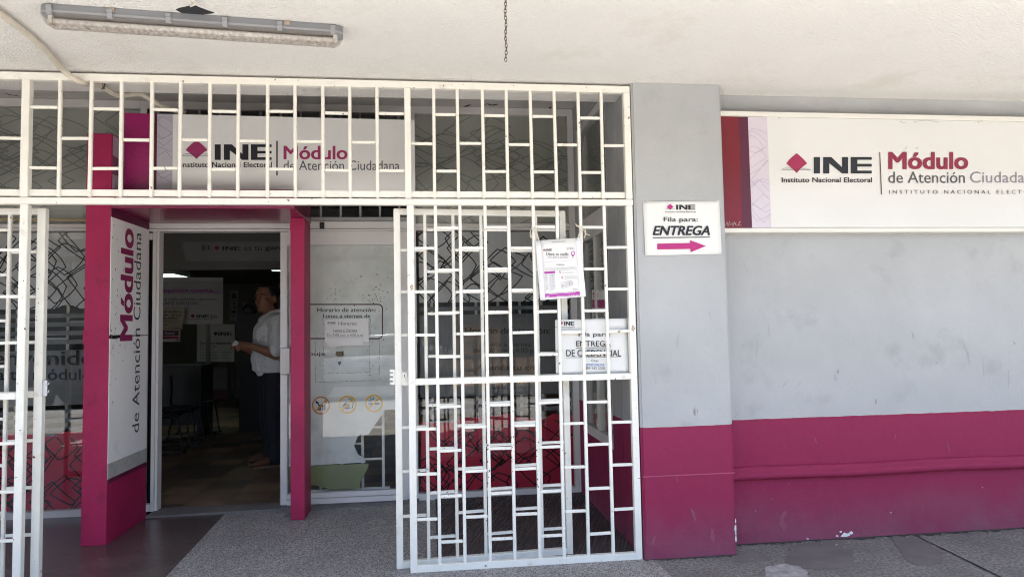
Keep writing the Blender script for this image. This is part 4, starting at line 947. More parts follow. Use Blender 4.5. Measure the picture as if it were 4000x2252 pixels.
def st(pts, r=.0022): tube(bm, spline([Z.p(*p)+Vector((0, d, 0)) for p, d in pts], 5), r, 6)
st([((1160, 395), -.003), ((1145, 350), -.012), ((1128, 290), -.008), ((1118, 282), .03)]); st([((1160, 395), -.003), ((1138, 345), -.010), ((1112, 285), -.006)])
st([((1112, 285), -.006), ((1092, 300), -.014), ((1086, 340), -.016), ((1094, 362), -.012)]); st([((1094, 362), -.012), ((1102, 330), -.014), ((1112, 300), -.006)])
st([((1437, 378), -.003), ((1450, 335), -.012), ((1470, 285), -.008), ((1478, 275), .03)]); st([((1437, 378), -.003), ((1462, 330), -.010), ((1480, 290), -.006)])
st([((1470, 285), -.010), ((1440, 272), -.014), ((1422, 258), -.012)]); st([((1470, 285), -.010), ((1436, 278), -.016), ((1424, 266), -.018)])
st([((1475, 285), -.010), ((1500, 330), -.016), ((1526, 342), -.016)]); st([((1475, 285), -.012), ((1496, 300), -.016), ((1498, 335), -.018), ((1486, 366), -.016)])
new_obj('string', bm, STR, ps, True)
bm = bmesh.new(); P.y = 4.026; c = [P.p(x, y) for x, y in ((230, 98), (232, 108), (355, 100), (356, 92))]; tube(bm, c, .0016, 6); new_obj('clip', bm, STEEL, ps, True)

# notice behind the bars of the gate panel
nf = thing('queue_sheet', 'white notice tucked behind the bars of the gate panel by the pillar', 'notice')
P = Px(2060, 900, 2.416, 4.088)
sheet_grid('sheet', P, ((268, 1357), (967, 1345), (947, 826), (262, 842)), .004, PAPER, nf)
P.y = 4.0825
bm = bmesh.new(); INE(bm, P.q(347, 857, 443, 895)); P.text(bm, 'Instituto Nacional Electoral', 262, 906, 445, 916, bold=.01); P.text(bm, 'Fila para:', 483, 958, 782, 1010, bold=.006)
P.text(bm, 'ENTREGA', 460, 1040, 786, 1092, bold=.008); P.poly(bm, ((458, 1105), (788, 1100), (788, 1104), (458, 1109))); P.text(bm, 'DE CREDENCIAL', 367, 1124, 884, 1186, bold=.008); P.poly(bm, ((363, 1197), (885, 1187), (885, 1190), (363, 1200)))
new_obj('lettering', bm, INK, nf)
bm = bmesh.new(); P.text(bm, 'Citas:', 603, 1215, 677, 1238); P.text(bm, '800 433 2000', 548, 1285, 731, 1309); new_obj('grey_lettering', bm, INKG, nf)
bm = bmesh.new(); P.text(bm, 'www.ine.mx', 550, 1248, 727, 1272); P.rect(bm, 550, 1274, 727, 1276); new_obj('blue_lettering', bm, INKB, nf)
bm = bmesh.new(); diamond(bm, P.q(293, 852, 338, 895)); new_obj('emblem', bm, INKM, nf)

# ------------------------------------------------------------------ things on the porch ceiling
random.seed(4)
cb = thing('cable', 'beige taped cable conduit sagging along the ceiling through the grille', 'cable')
pts = [at(-160, -40, Z=2.838), at(0, 52, Z=2.838), at(100, 128, Z=2.838), at(180, 200, Z=2.836), at(232, 258, Z=2.832), at(268, 292, Y=3.985), at(305, 316, Y=4.02), at(345, 328, Y=4.10), at(392, 334, Y=4.20), at(425, 356, Y=4.29), at(455, 372, Y=4.37), at(490, 372, Y=4.44), at(545, 366, Y=4.52), at(590, 390, Y=4.60), at(630, 412, Y=4.70), at(675, 430, Y=4.9), at(720, 438, Y=5.2)]
sp_ = spline(pts, 14)
bm = bmesh.new(); tube(bm, sp_, [.0155+.0012*math.sin(i*1.9)+.0006*random.random() for i in range(len(sp_))], 12)
new_obj('conduit', bm, mat('taped_conduit', (.56, .51, .43), .6, bump=.001, bscale=80, var=.08, vscale=20, dirt=(.42, .36, .29), dirt_scale=14, dirt_lo=.6, dirt_hi=.85), cb, True)
bm = bmesh.new(); c = at(397, 335, Y=4.20)
tube(bm, [c+Vector((.002*k, .0, 0))+Vector((.012*math.sin(k*.6), .0, -.021*math.cos(k*.6)-.0)) for k in range(11)], .004, 6)
bx(bm, c.x-.005, c.x+.045, c.y-.008, c.y+.008, 2.853, 2.8595); new_obj('clamp', bm, mat('dark_clamp', (.10, .09, .085), .5, metal=.4), cb)

lf = thing('lamp', 'long waterproof fluorescent lamp with clear dirty cover on the porch ceiling', 'lamp')
A, B = at(150, 22, Z=2.845), at(1338, 108, Z=2.845); A2 = at(195, 85, Z=2.775); B2 = at(1322, 138, Z=2.775)
axis = (B-A).normalized(); L = (B-A).length; nrm = Vector((-axis.y, axis.x, 0)); mid_ = (A+B)/2 + nrm*.052
FX = lambda u, v, z: mid_ + axis*u + nrm*v + Vector((0, 0, z-mid_.z))
def loft(bm, prof, us, scale):
    rings = []
    for u, s in zip(us, scale): rings.append([bm.verts.new(FX(u, v*s, 2.858-(2.858-z)*(s if z < 2.82 else 1))) for v, z in prof])
    n = len(prof)
    for a, b in zip(rings, rings[1:]):
        for k in range(n): bm.faces.new((a[k], a[(k+1) % n], b[(k+1) % n], b[k]))
    bm.faces.new(rings[0]); bm.faces.new(rings[-1])
h = L/2
ends = ([-h, -h+.012, -h+.04, h-.04, h-.012, h], [.55, .82, 1, 1, .82, .55])
bm = bmesh.new(); loft(bm, [(-.052, 2.8585), (.052, 2.8585), (.052, 2.828), (-.052, 2.828)], *ends); new_obj('housing', bm, mat('housing_grey', (.20, .205, .22), .45), lf)
bm = bmesh.new(); loft(bm, [(-.055, 2.829), (-.055, 2.820), (.055, 2.820), (.055, 2.829)], *ends); new_obj('rim', bm, mat('rim_grey', (.30, .305, .325), .4), lf)
cov = bpy.data.materials.new('clear_cover'); cov.use_nodes = True; n = cov.node_tree.nodes; l = cov.node_tree.links; pb = n['Principled BSDF']
pb.inputs['Base Color'].default_value = (.24, .19, .145, 1); pb.inputs['Roughness'].default_value = .15
g = n.new('ShaderNodeNewGeometry'); t = n.new('ShaderNodeTexNoise'); t.inputs['Scale'].default_value = 60; t.inputs['Detail'].default_value = 5; l.new(g.outputs['Position'], t.inputs['Vector'])
s = n.new('ShaderNodeSeparateXYZ'); l.new(g.outputs['Position'], s.inputs[0])
mz = n.new('ShaderNodeMapRange'); mz.inputs['From Min'].default_value = 2.800; mz.inputs['From Max'].default_value = 2.770; mz.inputs['To Max'].default_value = .55; l.new(s.outputs['Z'], mz.inputs['Value'])
mr = n.new('ShaderNodeMapRange'); mr.inputs['From Min'].default_value = .35; mr.inputs['From Max'].default_value = .65; mr.inputs['To Min'].default_value = .15; l.new(t.outputs['Fac'], mr.inputs['Value'])
mu = n.new('ShaderNodeMath'); mu.operation = 'MULTIPLY_ADD'; mu.inputs[2].default_value = .16; l.new(mz.outputs[0], mu.inputs[0]); l.new(mr.outputs[0], mu.inputs[1]); l.new(mu.outputs[0], pb.inputs['Alpha'])
prof = [(-.050, 2.819), (-.050, 2.79)] + [(-.050+.1*k/8, 2.79-.022*math.sin(math.pi*k/8)**.6) for k in range(1, 8)] + [(.050, 2.79), (.050, 2.819)]
bm = bmesh.new(); loft(bm, prof, *ends); new_obj('cover', bm, cov, lf)
bm = bmesh.new(); tube(bm, [FX(-h+.07, -.004, 2.797), FX(h-.07, -.004, 2.797)], .0135, 16); new_obj('tube', bm, mat('tube_white', (.84, .83, .80), .25), lf, True)
for sgn in (-1, 1):
    bm = bmesh.new(); tube(bm, [FX(sgn*(h-.10), -.004, 2.797), FX(sgn*(h-.045), -.004, 2.797)], .0152, 14); new_obj('tube_cap', bm, mat('cap_white', (.74, .72, .68), .4), lf, True)
    bm = bmesh.new(); c = FX(sgn*(h-.035), -.004, 2.80); bx(bm, c.x-.008, c.x+.008, c.y-.018, c.y+.018, 2.778, 2.826); new_obj('lamp_holder', bm, mat('cap_white', (.7, .7, .7)), lf)
for k in range(6):
    u = -h+.045+k*(L-.09)/5; bm = bmesh.new()
    for v0, v1, z0, z1 in ((-.062, -.054, 2.812, 2.850), (-.066, -.058, 2.832, 2.846), (-.060, -.050, 2.806, 2.815)):
        q = [FX(u+a, v, z) for a in (-.011, .011) for v in (v0, v1) for z in (z0, z1)]; vs = [bm.verts.new(p) for p in q]
        for f in ((0, 1, 3, 2), (4, 6, 7, 5), (0, 4, 5, 1), (2, 3, 7, 6), (0, 2, 6, 4), (1, 5, 7, 3)): bm.faces.new([vs[i] for i in f])
    new_obj('clip', bm, mat('rim_grey', (.50, .51, .54)), lf)
for u in (-.36, .40):
    c = FX(u, -.055, 2.847); bm = bmesh.new(); bx(bm, c.x-.012, c.x+.012, c.y-.006, c.y+.03, 2.836, 2.857); new_obj('bracket', bm, mat('bracket_tan', (.36, .30, .24), .6), lf)
# ragged opening in the ceiling behind the lamp, with a scrap of loose wire
ho = thing('ceiling_opening', 'ragged dark hole with loose white wire in the ceiling above the lamp', 'hole')
bm = bmesh.new(); Z = lambda x, y, z: at(x/1.81286, y/1.81286, Z=z)
pr = [(1245, 72), (1270, 60), (1310, 52), (1345, 44), (1375, 38), (1400, 50), (1440, 66), (1490, 84), (1520, 95), (1400, 110), (1300, 100)]
bm.faces.new([bm.verts.new(Z(x, y, 2.8575)) for x, y in pr]); r = bmesh.ops.extrude_face_region(bm, geom=bm.faces[:]); bmesh.ops.translate(bm, vec=(0, 0, .03), verts=[v for v in r['geom'] if isinstance(v, bmesh.types.BMVert)])
new_obj('cavity', bm, mat('cavity_dark', (.02, .022, .026), .9), ho)
bm = bmesh.new(); tube(bm, spline([Z(1350, 0, 2.855), Z(1372, 18, 2.845), Z(1385, 30, 2.835), Z(1365, 40, 2.84), Z(1350, 46, 2.85)], 6), .004, 8); tube(bm, spline([Z(1365, 28, 2.85), Z(1358, 14, 2.84), Z(1375, 8, 2.835), Z(1390, 28, 2.842)], 6), .003, 8)
new_obj('loose_wire', bm, mat('wire_white', (.72, .68, .6), .5), ho, True)

ch = bmesh.new(); p0 = at(1974, -30, Y=2.93); p1 = at(1977, 240, Y=2.93); N = 20
for i in range(N):
    c = p0.lerp(p1, (i+.5)/N); hl = (p0-p1).length/N*.66; pts = []; wob = random.uniform(-.2, .2)
    for k in range(16):
        a = k*2*math.pi/16; u = math.cos(a)*.0052; v = math.sin(a)*hl
        d = Vector((1, .25+wob, 0)).normalized() if i % 2 else Vector((.25+wob, -1, 0)).normalized()
        pts.append(c + d*u + Vector((random.uniform(-.0004, .0004)+.0015*math.sin(i*.9), 0, v)))
    tube(ch, pts, .0017, 6, closed=True)
tag(new_obj('chain', ch, RUST, None, True), 'rusty thin chain hanging from the porch ceiling', 'chain')
crk = bmesh.new(); random.seed(12)
for pts in ([(1805, 422), (1822, 415), (1838, 408)], [(1885, 410), (1905, 406), (1922, 412), (1945, 407)], [(2035, 440), (2045, 428)], [(2138, 436), (2148, 424), (2150, 418)], [(20, 365), (45, 372), (70, 374)], [(700, 455), (720, 448)]):
    P_ = [at(x, y, Z=3.2385) for x, y in pts]
    for a, b in zip(P_, P_[1:]):
        d = (b-a).normalized(); nv = Vector((-d.y, d.x, 0)); w1, w2 = random.uniform(.006, .02), random.uniform(.003, .012)
        crk.faces.new([crk.verts.new(v) for v in (a+nv*w1, b+nv*w2, b-nv*w2, a-nv*w1)])
_c = new_obj('ceiling_crack', crk, mat('crack_dark', (.05, .045, .042), .9)); _c['kind'] = 'structure'
def worn(parent, x, y, s, yy, seed):
    rnd = random.Random(seed); bm = bmesh.new(); bm.faces.new([bm.verts.new(at(x+s*math.cos(a*.628)*rnd.uniform(.5, 1), y+s*1.5*math.sin(a*.628)*rnd.uniform(.5, 1.1), Y=yy)) for a in range(10)])
    new_obj('worn_stain', bm, mat('worn_primer', (.42, .34, .25), .8, var=.5, vscale=160), parent)
worn(G1, 1608, 1122, 9, 4.0392, 1); worn(G1, 2473, 1282, 9, 4.0392, 2)
random.seed(31)
for G, x, yy in ((G1, 2000, 4.0425), (G1, 2098, 4.0425), (G1, 1908, 4.0425)):
    for k in range(9):
        bm = bmesh.new(); px_, py_ = x+random.uniform(-5, 5), random.uniform(1720, 1900); r_ = random.uniform(1.2, 3)
        bm.faces.new([bm.verts.new(at(px_+r_*math.cos(a), py_+r_*1.4*math.sin(a), Y=yy-k*1e-5)) for a in range(6)]); new_obj('rust_stain', bm, RUST, G)

# ------------------------------------------------------------------ the room behind the door
random.seed(8)
def tiles(name):
    m = bpy.data.materials.new(name); m.use_nodes = True; n = m.node_tree.nodes; l = m.node_tree.links; b = n['Principled BSDF']
    g = n.new('ShaderNodeNewGeometry'); mp = n.new('ShaderNodeMapping'); mp.inputs['Rotation'].default_value = (0, 0, RAD(2)); l.new(g.outputs['Position'], mp.inputs['Vector'])
    br = n.new('ShaderNodeTexBrick'); br.inputs['Scale'].default_value = 1; br.inputs['Brick Width'].default_value = .33; br.inputs['Row Height'].default_value = .33; br.offset = .5
    br.inputs['Mortar Size'].default_value = .003; br.inputs['Color1'].default_value = (.52, .34, .21, 1); br.inputs['Color2'].default_value = (.095, .068, .052, 1); br.inputs['Mortar'].default_value = (.02, .018, .016, 1)
    mp.inputs['Rotation'].default_value = (0, 0, RAD(90)); l.new(mp.outputs[0], br.inputs['Vector'])
    t = n.new('ShaderNodeTexNoise'); t.inputs['Scale'].default_value = 5; t.inputs['Detail'].default_value = 8; l.new(g.outputs['Position'], t.inputs['Vector'])
    x = n.new('ShaderNodeMix'); x.data_type = 'RGBA'; x.blend_type = 'MULTIPLY'; x.inputs['Factor'].default_value = .6; l.new(br.outputs['Color'], x.inputs['A']); l.new(t.outputs['Fac'], x.inputs['B'])
    l.new(x.outputs['Result'], b.inputs['Base Color']); b.inputs['Roughness'].default_value = .35; return m
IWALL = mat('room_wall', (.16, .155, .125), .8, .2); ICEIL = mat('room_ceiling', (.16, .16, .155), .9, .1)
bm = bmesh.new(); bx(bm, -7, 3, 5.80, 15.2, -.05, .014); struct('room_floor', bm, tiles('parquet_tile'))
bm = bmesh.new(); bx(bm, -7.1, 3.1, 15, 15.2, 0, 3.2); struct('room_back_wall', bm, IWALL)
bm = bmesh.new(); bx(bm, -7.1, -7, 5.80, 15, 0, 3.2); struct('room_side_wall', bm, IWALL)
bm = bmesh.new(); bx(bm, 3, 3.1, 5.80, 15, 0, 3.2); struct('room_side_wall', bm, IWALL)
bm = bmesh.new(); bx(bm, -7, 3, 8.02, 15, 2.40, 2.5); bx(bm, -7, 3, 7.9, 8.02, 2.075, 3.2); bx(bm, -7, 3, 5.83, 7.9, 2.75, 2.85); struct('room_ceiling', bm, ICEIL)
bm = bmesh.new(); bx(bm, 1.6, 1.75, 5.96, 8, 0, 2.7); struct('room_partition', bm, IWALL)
IW = mat('board_white', (.48, .48, .48), .6); 
def flat(name, P, c, th, m, parent):
    bm = bmesh.new(); f = bm.faces.new([bm.verts.new(P.p(*v)) for v in c]); r = bmesh.ops.extrude_face_region(bm, geom=bm.faces[:]); bmesh.ops.translate(bm, vec=(0, th, 0), verts=[v for v in r['geom'] if isinstance(v, bmesh.types.BMVert)]); return new_obj(name, bm, m, parent)
K = lambda y: Px(560, 880, 2.417, y)
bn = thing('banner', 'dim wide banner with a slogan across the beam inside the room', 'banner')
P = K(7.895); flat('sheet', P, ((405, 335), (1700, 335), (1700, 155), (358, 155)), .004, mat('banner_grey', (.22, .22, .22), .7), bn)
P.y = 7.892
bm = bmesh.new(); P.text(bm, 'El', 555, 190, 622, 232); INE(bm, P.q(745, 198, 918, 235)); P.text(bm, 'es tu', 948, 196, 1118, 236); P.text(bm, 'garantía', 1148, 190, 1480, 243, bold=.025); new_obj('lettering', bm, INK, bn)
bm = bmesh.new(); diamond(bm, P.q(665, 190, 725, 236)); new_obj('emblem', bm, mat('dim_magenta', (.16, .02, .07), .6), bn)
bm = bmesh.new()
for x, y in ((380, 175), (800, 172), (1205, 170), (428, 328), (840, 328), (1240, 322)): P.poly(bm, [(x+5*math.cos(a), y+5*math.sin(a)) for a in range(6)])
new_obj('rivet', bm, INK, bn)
ys = at(810, 1692, Z=0).y
hb = thing('opinion_sign', 'white hanging board about opinions on a thin pole inside the room', 'sign')
P = K(ys-.04); flat('board', P, ((-60, 930), (747, 930), (750, 490), (-60, 490)), .02, IW, hb)
bm = bmesh.new(); pz = P.p(605, 930); tube(bm, [(pz.x, ys, 0), (pz.x, ys, pz.z)], .03, 12); tube(bm, [(pz.x, ys, 0.014), (pz.x, ys, .03)], .11, 16); new_obj('pole', bm, mat('pole_grey', (.26, .26, .26), .5), hb, True)
P.y -= .003; flat('grey_band', P, ((-58, 648), (747, 648), (748, 522), (-58, 522)), .002, mat('board_grey', (.38, .37, .40), .6), hb)
P.y -= .002; bm = bmesh.new(); P.text(bm, 'Tu opinión cuenta...', 80, 588, 706, 645, bold=.02); new_obj('magenta_lettering', bm, mat('dim_violet', (.30, .06, .24), .6), hb)
bm = bmesh.new(); P.text(bm, 'tus quejas, opiniones, sugerencias...', 180, 682, 702, 712); P.text(bm, 'Llama a INTEL 018004332000', 90, 720, 519, 750); INE(bm, P.q(502, 842, 620, 870)); P.text(bm, 'Instituto Nacional Electoral', 432, 876, 622, 888); P.rect(bm, 627, 842, 630, 888); new_obj('lettering', bm, INK, hb)
bm = bmesh.new(); diamond(bm, P.q(444, 834, 490, 874)); P.rect(bm, 642, 838, 650, 890); new_obj('emblem', bm, mat('dim_magenta', (.16, .02, .07)), hb)
bm = bmesh.new(); P.rect(bm, 652, 845, 698, 880); new_obj('seal_print', bm, mat('seal_grey', (.30, .29, .30), .6), hb)
wn = thing('warning_sheet', 'yellowish sheet about false data pinned left of the opinion board', 'notice')
P = K(ys-.11); flat('sheet', P, ((-20, 882), (383, 882), (383, 775), (-20, 775)), .004, mat('pale_yellow', (.42, .40, .30), .7), wn)
P.y -= .003; bm = bmesh.new(); P.text(bm, 'Proporcionar tu verdadera', -140, 803, 358, 826, bold=.02); P.text(bm, 'identidad o dar datos', -60, 832, 364, 852, bold=.02); P.text(bm, 'falsos es un delito', 20, 860, 325, 880, bold=.02); new_obj('lettering', bm, INK, wn)
wn2 = thing('small_sheet', 'small yellowish sheet with fine print under the warning sheet', 'notice')
P = K(ys-.11); flat('sheet', P, ((-20, 978), (370, 978), (370, 890), (-20, 890)), .004, mat('pale_yellow2', (.38, .36, .26), .7), wn2)
P.y -= .003; bm = bmesh.new(); P.rect(bm, 40, 905, 350, 909); P.rect(bm, 40, 938, 230, 942); P.rect(bm, 265, 962, 350, 968); new_obj('fine_print', bm, INKG, wn2)
wn3 = thing('module_sheet', 'magenta sheet with white border hanging below the yellowish sheets', 'notice')
P = K(ys-.11); flat('sheet', P, ((-20, 1097), (348, 1097), (348, 985), (-20, 985)), .004, IW, wn3)
P.y -= .003; bm = bmesh.new(); P.rect(bm, -20, 992, 334, 1040); new_obj('purple_band', bm, mat('dim_purple', (.08, .01, .04), .6), wn3); bm = bmesh.new(); P.rect(bm, -20, 1046, 334, 1070); new_obj('red_band', bm, mat('dim_red', (.28, .02, .07), .6), wn3)
P.y -= .002; bm = bmesh.new(); P.text(bm, 'a tu Módulo!', 150, 1004, 298, 1030, bold=.01); new_obj('white_lettering', bm, IW, wn3); bm = bmesh.new(); INE(bm, P.q(303, 1075, 345, 1087)); new_obj('lettering', bm, INK, wn3)
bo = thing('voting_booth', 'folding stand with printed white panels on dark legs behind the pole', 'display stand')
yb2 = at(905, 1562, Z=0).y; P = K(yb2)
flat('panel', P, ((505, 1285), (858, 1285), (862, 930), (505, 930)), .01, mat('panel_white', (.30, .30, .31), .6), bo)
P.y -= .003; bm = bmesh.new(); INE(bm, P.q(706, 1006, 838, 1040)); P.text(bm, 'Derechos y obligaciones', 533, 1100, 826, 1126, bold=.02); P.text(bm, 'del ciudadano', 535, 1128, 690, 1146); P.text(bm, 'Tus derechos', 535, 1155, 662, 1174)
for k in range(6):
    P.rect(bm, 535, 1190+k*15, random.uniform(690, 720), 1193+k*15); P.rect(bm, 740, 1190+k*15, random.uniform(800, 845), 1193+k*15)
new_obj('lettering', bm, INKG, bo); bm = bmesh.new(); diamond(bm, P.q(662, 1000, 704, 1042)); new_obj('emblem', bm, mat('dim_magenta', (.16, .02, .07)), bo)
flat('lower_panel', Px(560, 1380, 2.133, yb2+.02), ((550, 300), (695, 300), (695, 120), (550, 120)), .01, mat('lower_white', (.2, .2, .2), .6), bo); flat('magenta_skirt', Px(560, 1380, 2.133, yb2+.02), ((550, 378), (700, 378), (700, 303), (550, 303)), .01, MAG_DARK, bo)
for x in (545, 706, 738):
    p = Px(560, 1380, 2.133, yb2).p(x, 100); bm = bmesh.new(); bx(bm, p.x-.014, p.x+.014, yb2-.01, yb2+.02, .014, p.z+.05); new_obj('leg', bm, BLACKP, bo)
def make_chair(label):
    t = thing('chair', label, 'chair', 'black sled-base chairs inside the room')
    bm = bmesh.new(); bx(bm, -.21, .22, -.21, .21, .43, .465); beveled('seat', bm, BLACKP, t, .015)
    bm = bmesh.new()
    for i in range(8):
        a = -.2+i*.05; c = .03*math.cos((a+.025)*6)
        bx(bm, -.25-c, -.225-c, a, a+.0495, .56, .84)
    new_obj('backrest', bm, BLACKP, t)
    for s in (-1, 1):
        bm = bmesh.new(); y = .215*s
        tube(bm, spline([(-.24, y, .82), (-.23, y, .60), (-.21, y, .44), (.19, y, .43), (.215, y, .415), (.27, y, .06), (.265, y, .025), (-.24, y, .02), (-.255, y, .04), (-.20, y, .42)], 5), .011, 8)
        new_obj('sled_leg', bm, BLACKP, t, True)
    bm = bmesh.new(); tube(bm, [(.268, -.215, .024), (.268, .215, .024)], .010, 8); new_obj('crossbar', bm, BLACKP, t, True)
    return t
def copy_thing(o, label):
    c = o.copy(); COL.objects.link(c); c['label'] = label
    for k in [k for k in bpy.data.objects if k.parent == o]:
        d = k.copy(); COL.objects.link(d); d.parent = c
    return c
c1 = make_chair('black sled-base chair nearer the pole inside the room'); p = at(752, 1706, Z=.014); c1.location = (p.x, p.y+.05, .014); c1.rotation_euler.z = RAD(4)
c2_ = copy_thing(c1, 'black sled-base chair half hidden by the left door jamb'); p = at(628, 1770, Z=.014); c2_.location = (p.x, p.y, .014); c2_.rotation_euler.z = RAD(8)
c3_ = copy_thing(c1, 'black sled-base chair between the jamb chair and the pole chair'); p = at(690, 1740, Z=.014); c3_.location = (p.x, p.y, .014); c3_.rotation_euler.z = RAD(6)
ds = thing('desk', 'black panelled desk behind the chairs inside the room', 'desk')
p = at(800, 1424, Y=9.6); q = at(600, 1424, Y=9.6)
box('top', q.x-.5, p.x, 9.5, 10.1, p.z-.03, p.z, BLACKP, ds, .004); box('front_panel', q.x-.5, p.x-.02, 9.52, 9.55, .2, p.z-.031, BLACKP, ds); box('leg', p.x-.08, p.x-.03, 9.55, 10.05, .014, p.z-.031, BLACKP, ds); box('leg', q.x-.45, q.x-.4, 9.55, 10.05, .014, p.z-.031, BLACKP, ds)
cbn = thing('cabinet', 'tall black cabinet behind the man in the white shirt', 'cabinet')
p = K(10).p(882, 830); q = K(10).p(1010, 1300); box('body', p.x, p.x+.75, 10, 10.4, q.z, p.z, BLACKP, cbn, .006); box('plinth', p.x+.03, p.x+.72, 10.02, 10.38, .014, q.z-.001, BLACKP, cbn)
bm = bmesh.new(); c = K(10.1).p(1003, 795); ell(bm, c, (.10, .05, .09), 14, 8); bx(bm, c.x-.1, c.x-.06, 10.08, 10.12, c.z, c.z+.12); bx(bm, c.x+.06, c.x+.1, 10.08, 10.12, c.z, c.z+.11); bx(bm, c.x-.03, c.x+.03, 10.06, 10.14, p.z, c.z)
tag(new_obj('pronged_device', bm, BLACKP), 'small black pronged object standing on the black cabinet', 'object')
vb = thing('info_poster', 'narrow vertical poster with grey blocks on the dim wall behind the man', 'poster')
P = K(10.6); flat('sheet', P, ((815, 920), (880, 915), (890, 612), (818, 618)), .01, mat('dim_poster', (.22, .22, .22), .7), vb); P.y -= .003
bm = bmesh.new()
for y0, y1, x0, x1 in ((640, 690, 835, 880), (705, 712, 830, 880), (725, 745, 845, 870), (760, 780, 850, 878), (800, 830, 830, 872), (850, 856, 830, 880), (900, 912, 820, 876)): P.rect(bm, x0, y0, x1, y1)
new_obj('print', bm, mat('dim_print', (.07, .06, .07), .7), vb)
LAMP = emit('fluorescent_panel', (.74, 1, .88), .42)
for lab, (x0, x1, ya_, yb_, zl) in (('lit greenish ceiling panel above the man in the white shirt', (1010, 1150, 1037, 1058, 2.385)), ('lit ceiling panel above the opinion board', (560, 682, 1072, 1083, 2.25))):
    p = at(x0, ya_, Z=zl); q = at(x1, yb_, Z=zl); p2 = at(x1, ya_, Z=zl); t = thing('ceiling_lamp', lab, 'lamp', 'lit fluorescent panels in the room')
    box('diffuser', p.x, p2.x, p.y, q.y, zl, zl+.006, LAMP, t); box('tray', p.x-.03, p2.x+.03, p.y-.03, q.y+.03, zl+.007, 2.3995, IW, t)

# ------------------------------------------------------------------ the man in the doorway
def remesh(name, bm, voxel, m, parent, smooth=4):
    me = bpy.data.meshes.new('tmp'); bm.to_mesh(me); bm.free(); o = bpy.data.objects.new('tmp', me); COL.objects.link(o)
    r = o.modifiers.new('r', 'REMESH'); r.mode = 'VOXEL'; r.voxel_size = voxel
    s = o.modifiers.new('s', 'SMOOTH'); s.iterations = smooth; s.factor = .5
    dg = bpy.context.evaluated_depsgraph_get(); nm = bpy.data.meshes.new_from_object(o.evaluated_get(dg)); nm.name = name
    bpy.data.objects.remove(o); bpy.data.meshes.remove(me); nm.materials.clear(); nm.materials.append(m)
    for p in nm.polygons: p.use_smooth = True
    ob = bpy.data.objects.new(name, nm); COL.objects.link(ob)
    if parent: ob.parent = parent
    return ob
def limb(bm, pts, rs, seg=14):
    for i in range(len(pts)-1):
        tube(bm, [pts[i], pts[i+1]], [rs[i], rs[i+1]], seg)
    for p, r in zip(pts, rs): ell(bm, p, (r, r, r), seg, 8)
MX = at(1066, 1500, Y=7.5).x; base = Vector((MX, 7.5, .016))
fw = Vector((-math.cos(RAD(24)), -math.sin(RAD(24)), 0)); lf_ = Vector((0, 0, 1)).cross(fw)
L_ = lambda f, l, z: base + fw*f + lf_*l + Vector((0, 0, z*.985))
hd = Vector((-math.cos(RAD(60)), -math.sin(RAD(60)), -.05)).normalized(); hl_ = Vector((0, 0, 1)).cross(hd).normalized(); hu = hd.cross(hl_)
HC = at(1040, 1163, Y=7.42)
Hd = lambda f, l, u: HC + hd*f + hl_*l + hu*u
HR = Matrix((hd, hl_, hu)).transposed()
SKIN = mat('skin', (.30, .145, .09), .5, .4, var=.1, vscale=20); HAIR = mat('dark_grey_hair', (.022, .020, .019), .6, var=.4, vscale=120, bump=.003, bscale=200)
SHIRT = mat('white_shirt', (.80, .81, .84), .8, .2, var=.05, bump=.03, bscale=9, bump2=.03, b2scale=4); JEANS = mat('dark_jeans', (.012, .014, .022), .8, var=.25, vscale=40); SHOE = mat('tan_shoe', (.115, .048, .02), .55, bump=.002, bscale=60, var=.2, vscale=30); SOLE = mat('shoe_sole', (.17, .12, .08), .7)
pe = thing('person', 'man in white short-sleeved shirt and dark jeans standing inside the doorway holding a paper', 'person')
bm = bmesh.new()
limb(bm, [L_(0, 0, 1.0), L_(.05, 0, 1.16), L_(.02, 0, 1.36), L_(0, 0, 1.50)], [.145, .15, .145, .10])
limb(bm, [L_(.0, 0, 1.50), L_(.03, .0, 1.60), Hd(-.02, 0, -.08)], [.09, .072, .07])
for s in (-1, 1):
    limb(bm, [L_(0, .10*s, .98), L_(.02, .105*s, .53), L_(-.02, .11*s, .10)], [.105, .068, .045]); limb(bm, [L_(-.02, .11*s, .07), L_(.13, .135*s, .045)], [.045, .035])
def arm(s, elbow, wrist, palm, knuck, curl):
    sh = L_(-.01, .205*s, 1.475); limb(bm, [L_(0, .1*s, 1.5), sh, elbow, wrist], [.085, .078, .052, .034]); limb(bm, [wrist, palm], [.034, .040]); limb(bm, [palm, knuck], [.038, .040])
    d = (knuck-palm).normalized(); side = d.cross(curl).normalized()
    for k, (o, ln) in enumerate(((-.033, .066), (-.011, .076), (.011, .072), (.032, .056))):
        a = knuck + side*o; b = a + (d*.8+curl*.5).normalized()*ln*.55; c = b + (d*.25+curl).normalized()*ln*.45; e = c + (curl-d*.35).normalized()*ln*.3
        limb(bm, [a, b, c, e], [.0125, .0112, .010, .009], 8)
    th = palm + side*-.035; limb(bm, [th, th+d*.035-side*.012+curl*.015, th+d*.075+curl*.028], [.015, .0125, .010], 8)
arm(1, at(1078, 1385, Y=7.24), at(985, 1352, Y=7.17), at(962, 1350, Y=7.18), at(945, 1347, Y=7.20), Vector((-.25, .5, -.7)).normalized())
arm(-1, at(1028, 1392, Y=7.62), at(962, 1360, Y=7.38), at(945, 1352, Y=7.33), at(932, 1346, Y=7.29), Vector((-.3, -.6, -.5)).normalized())
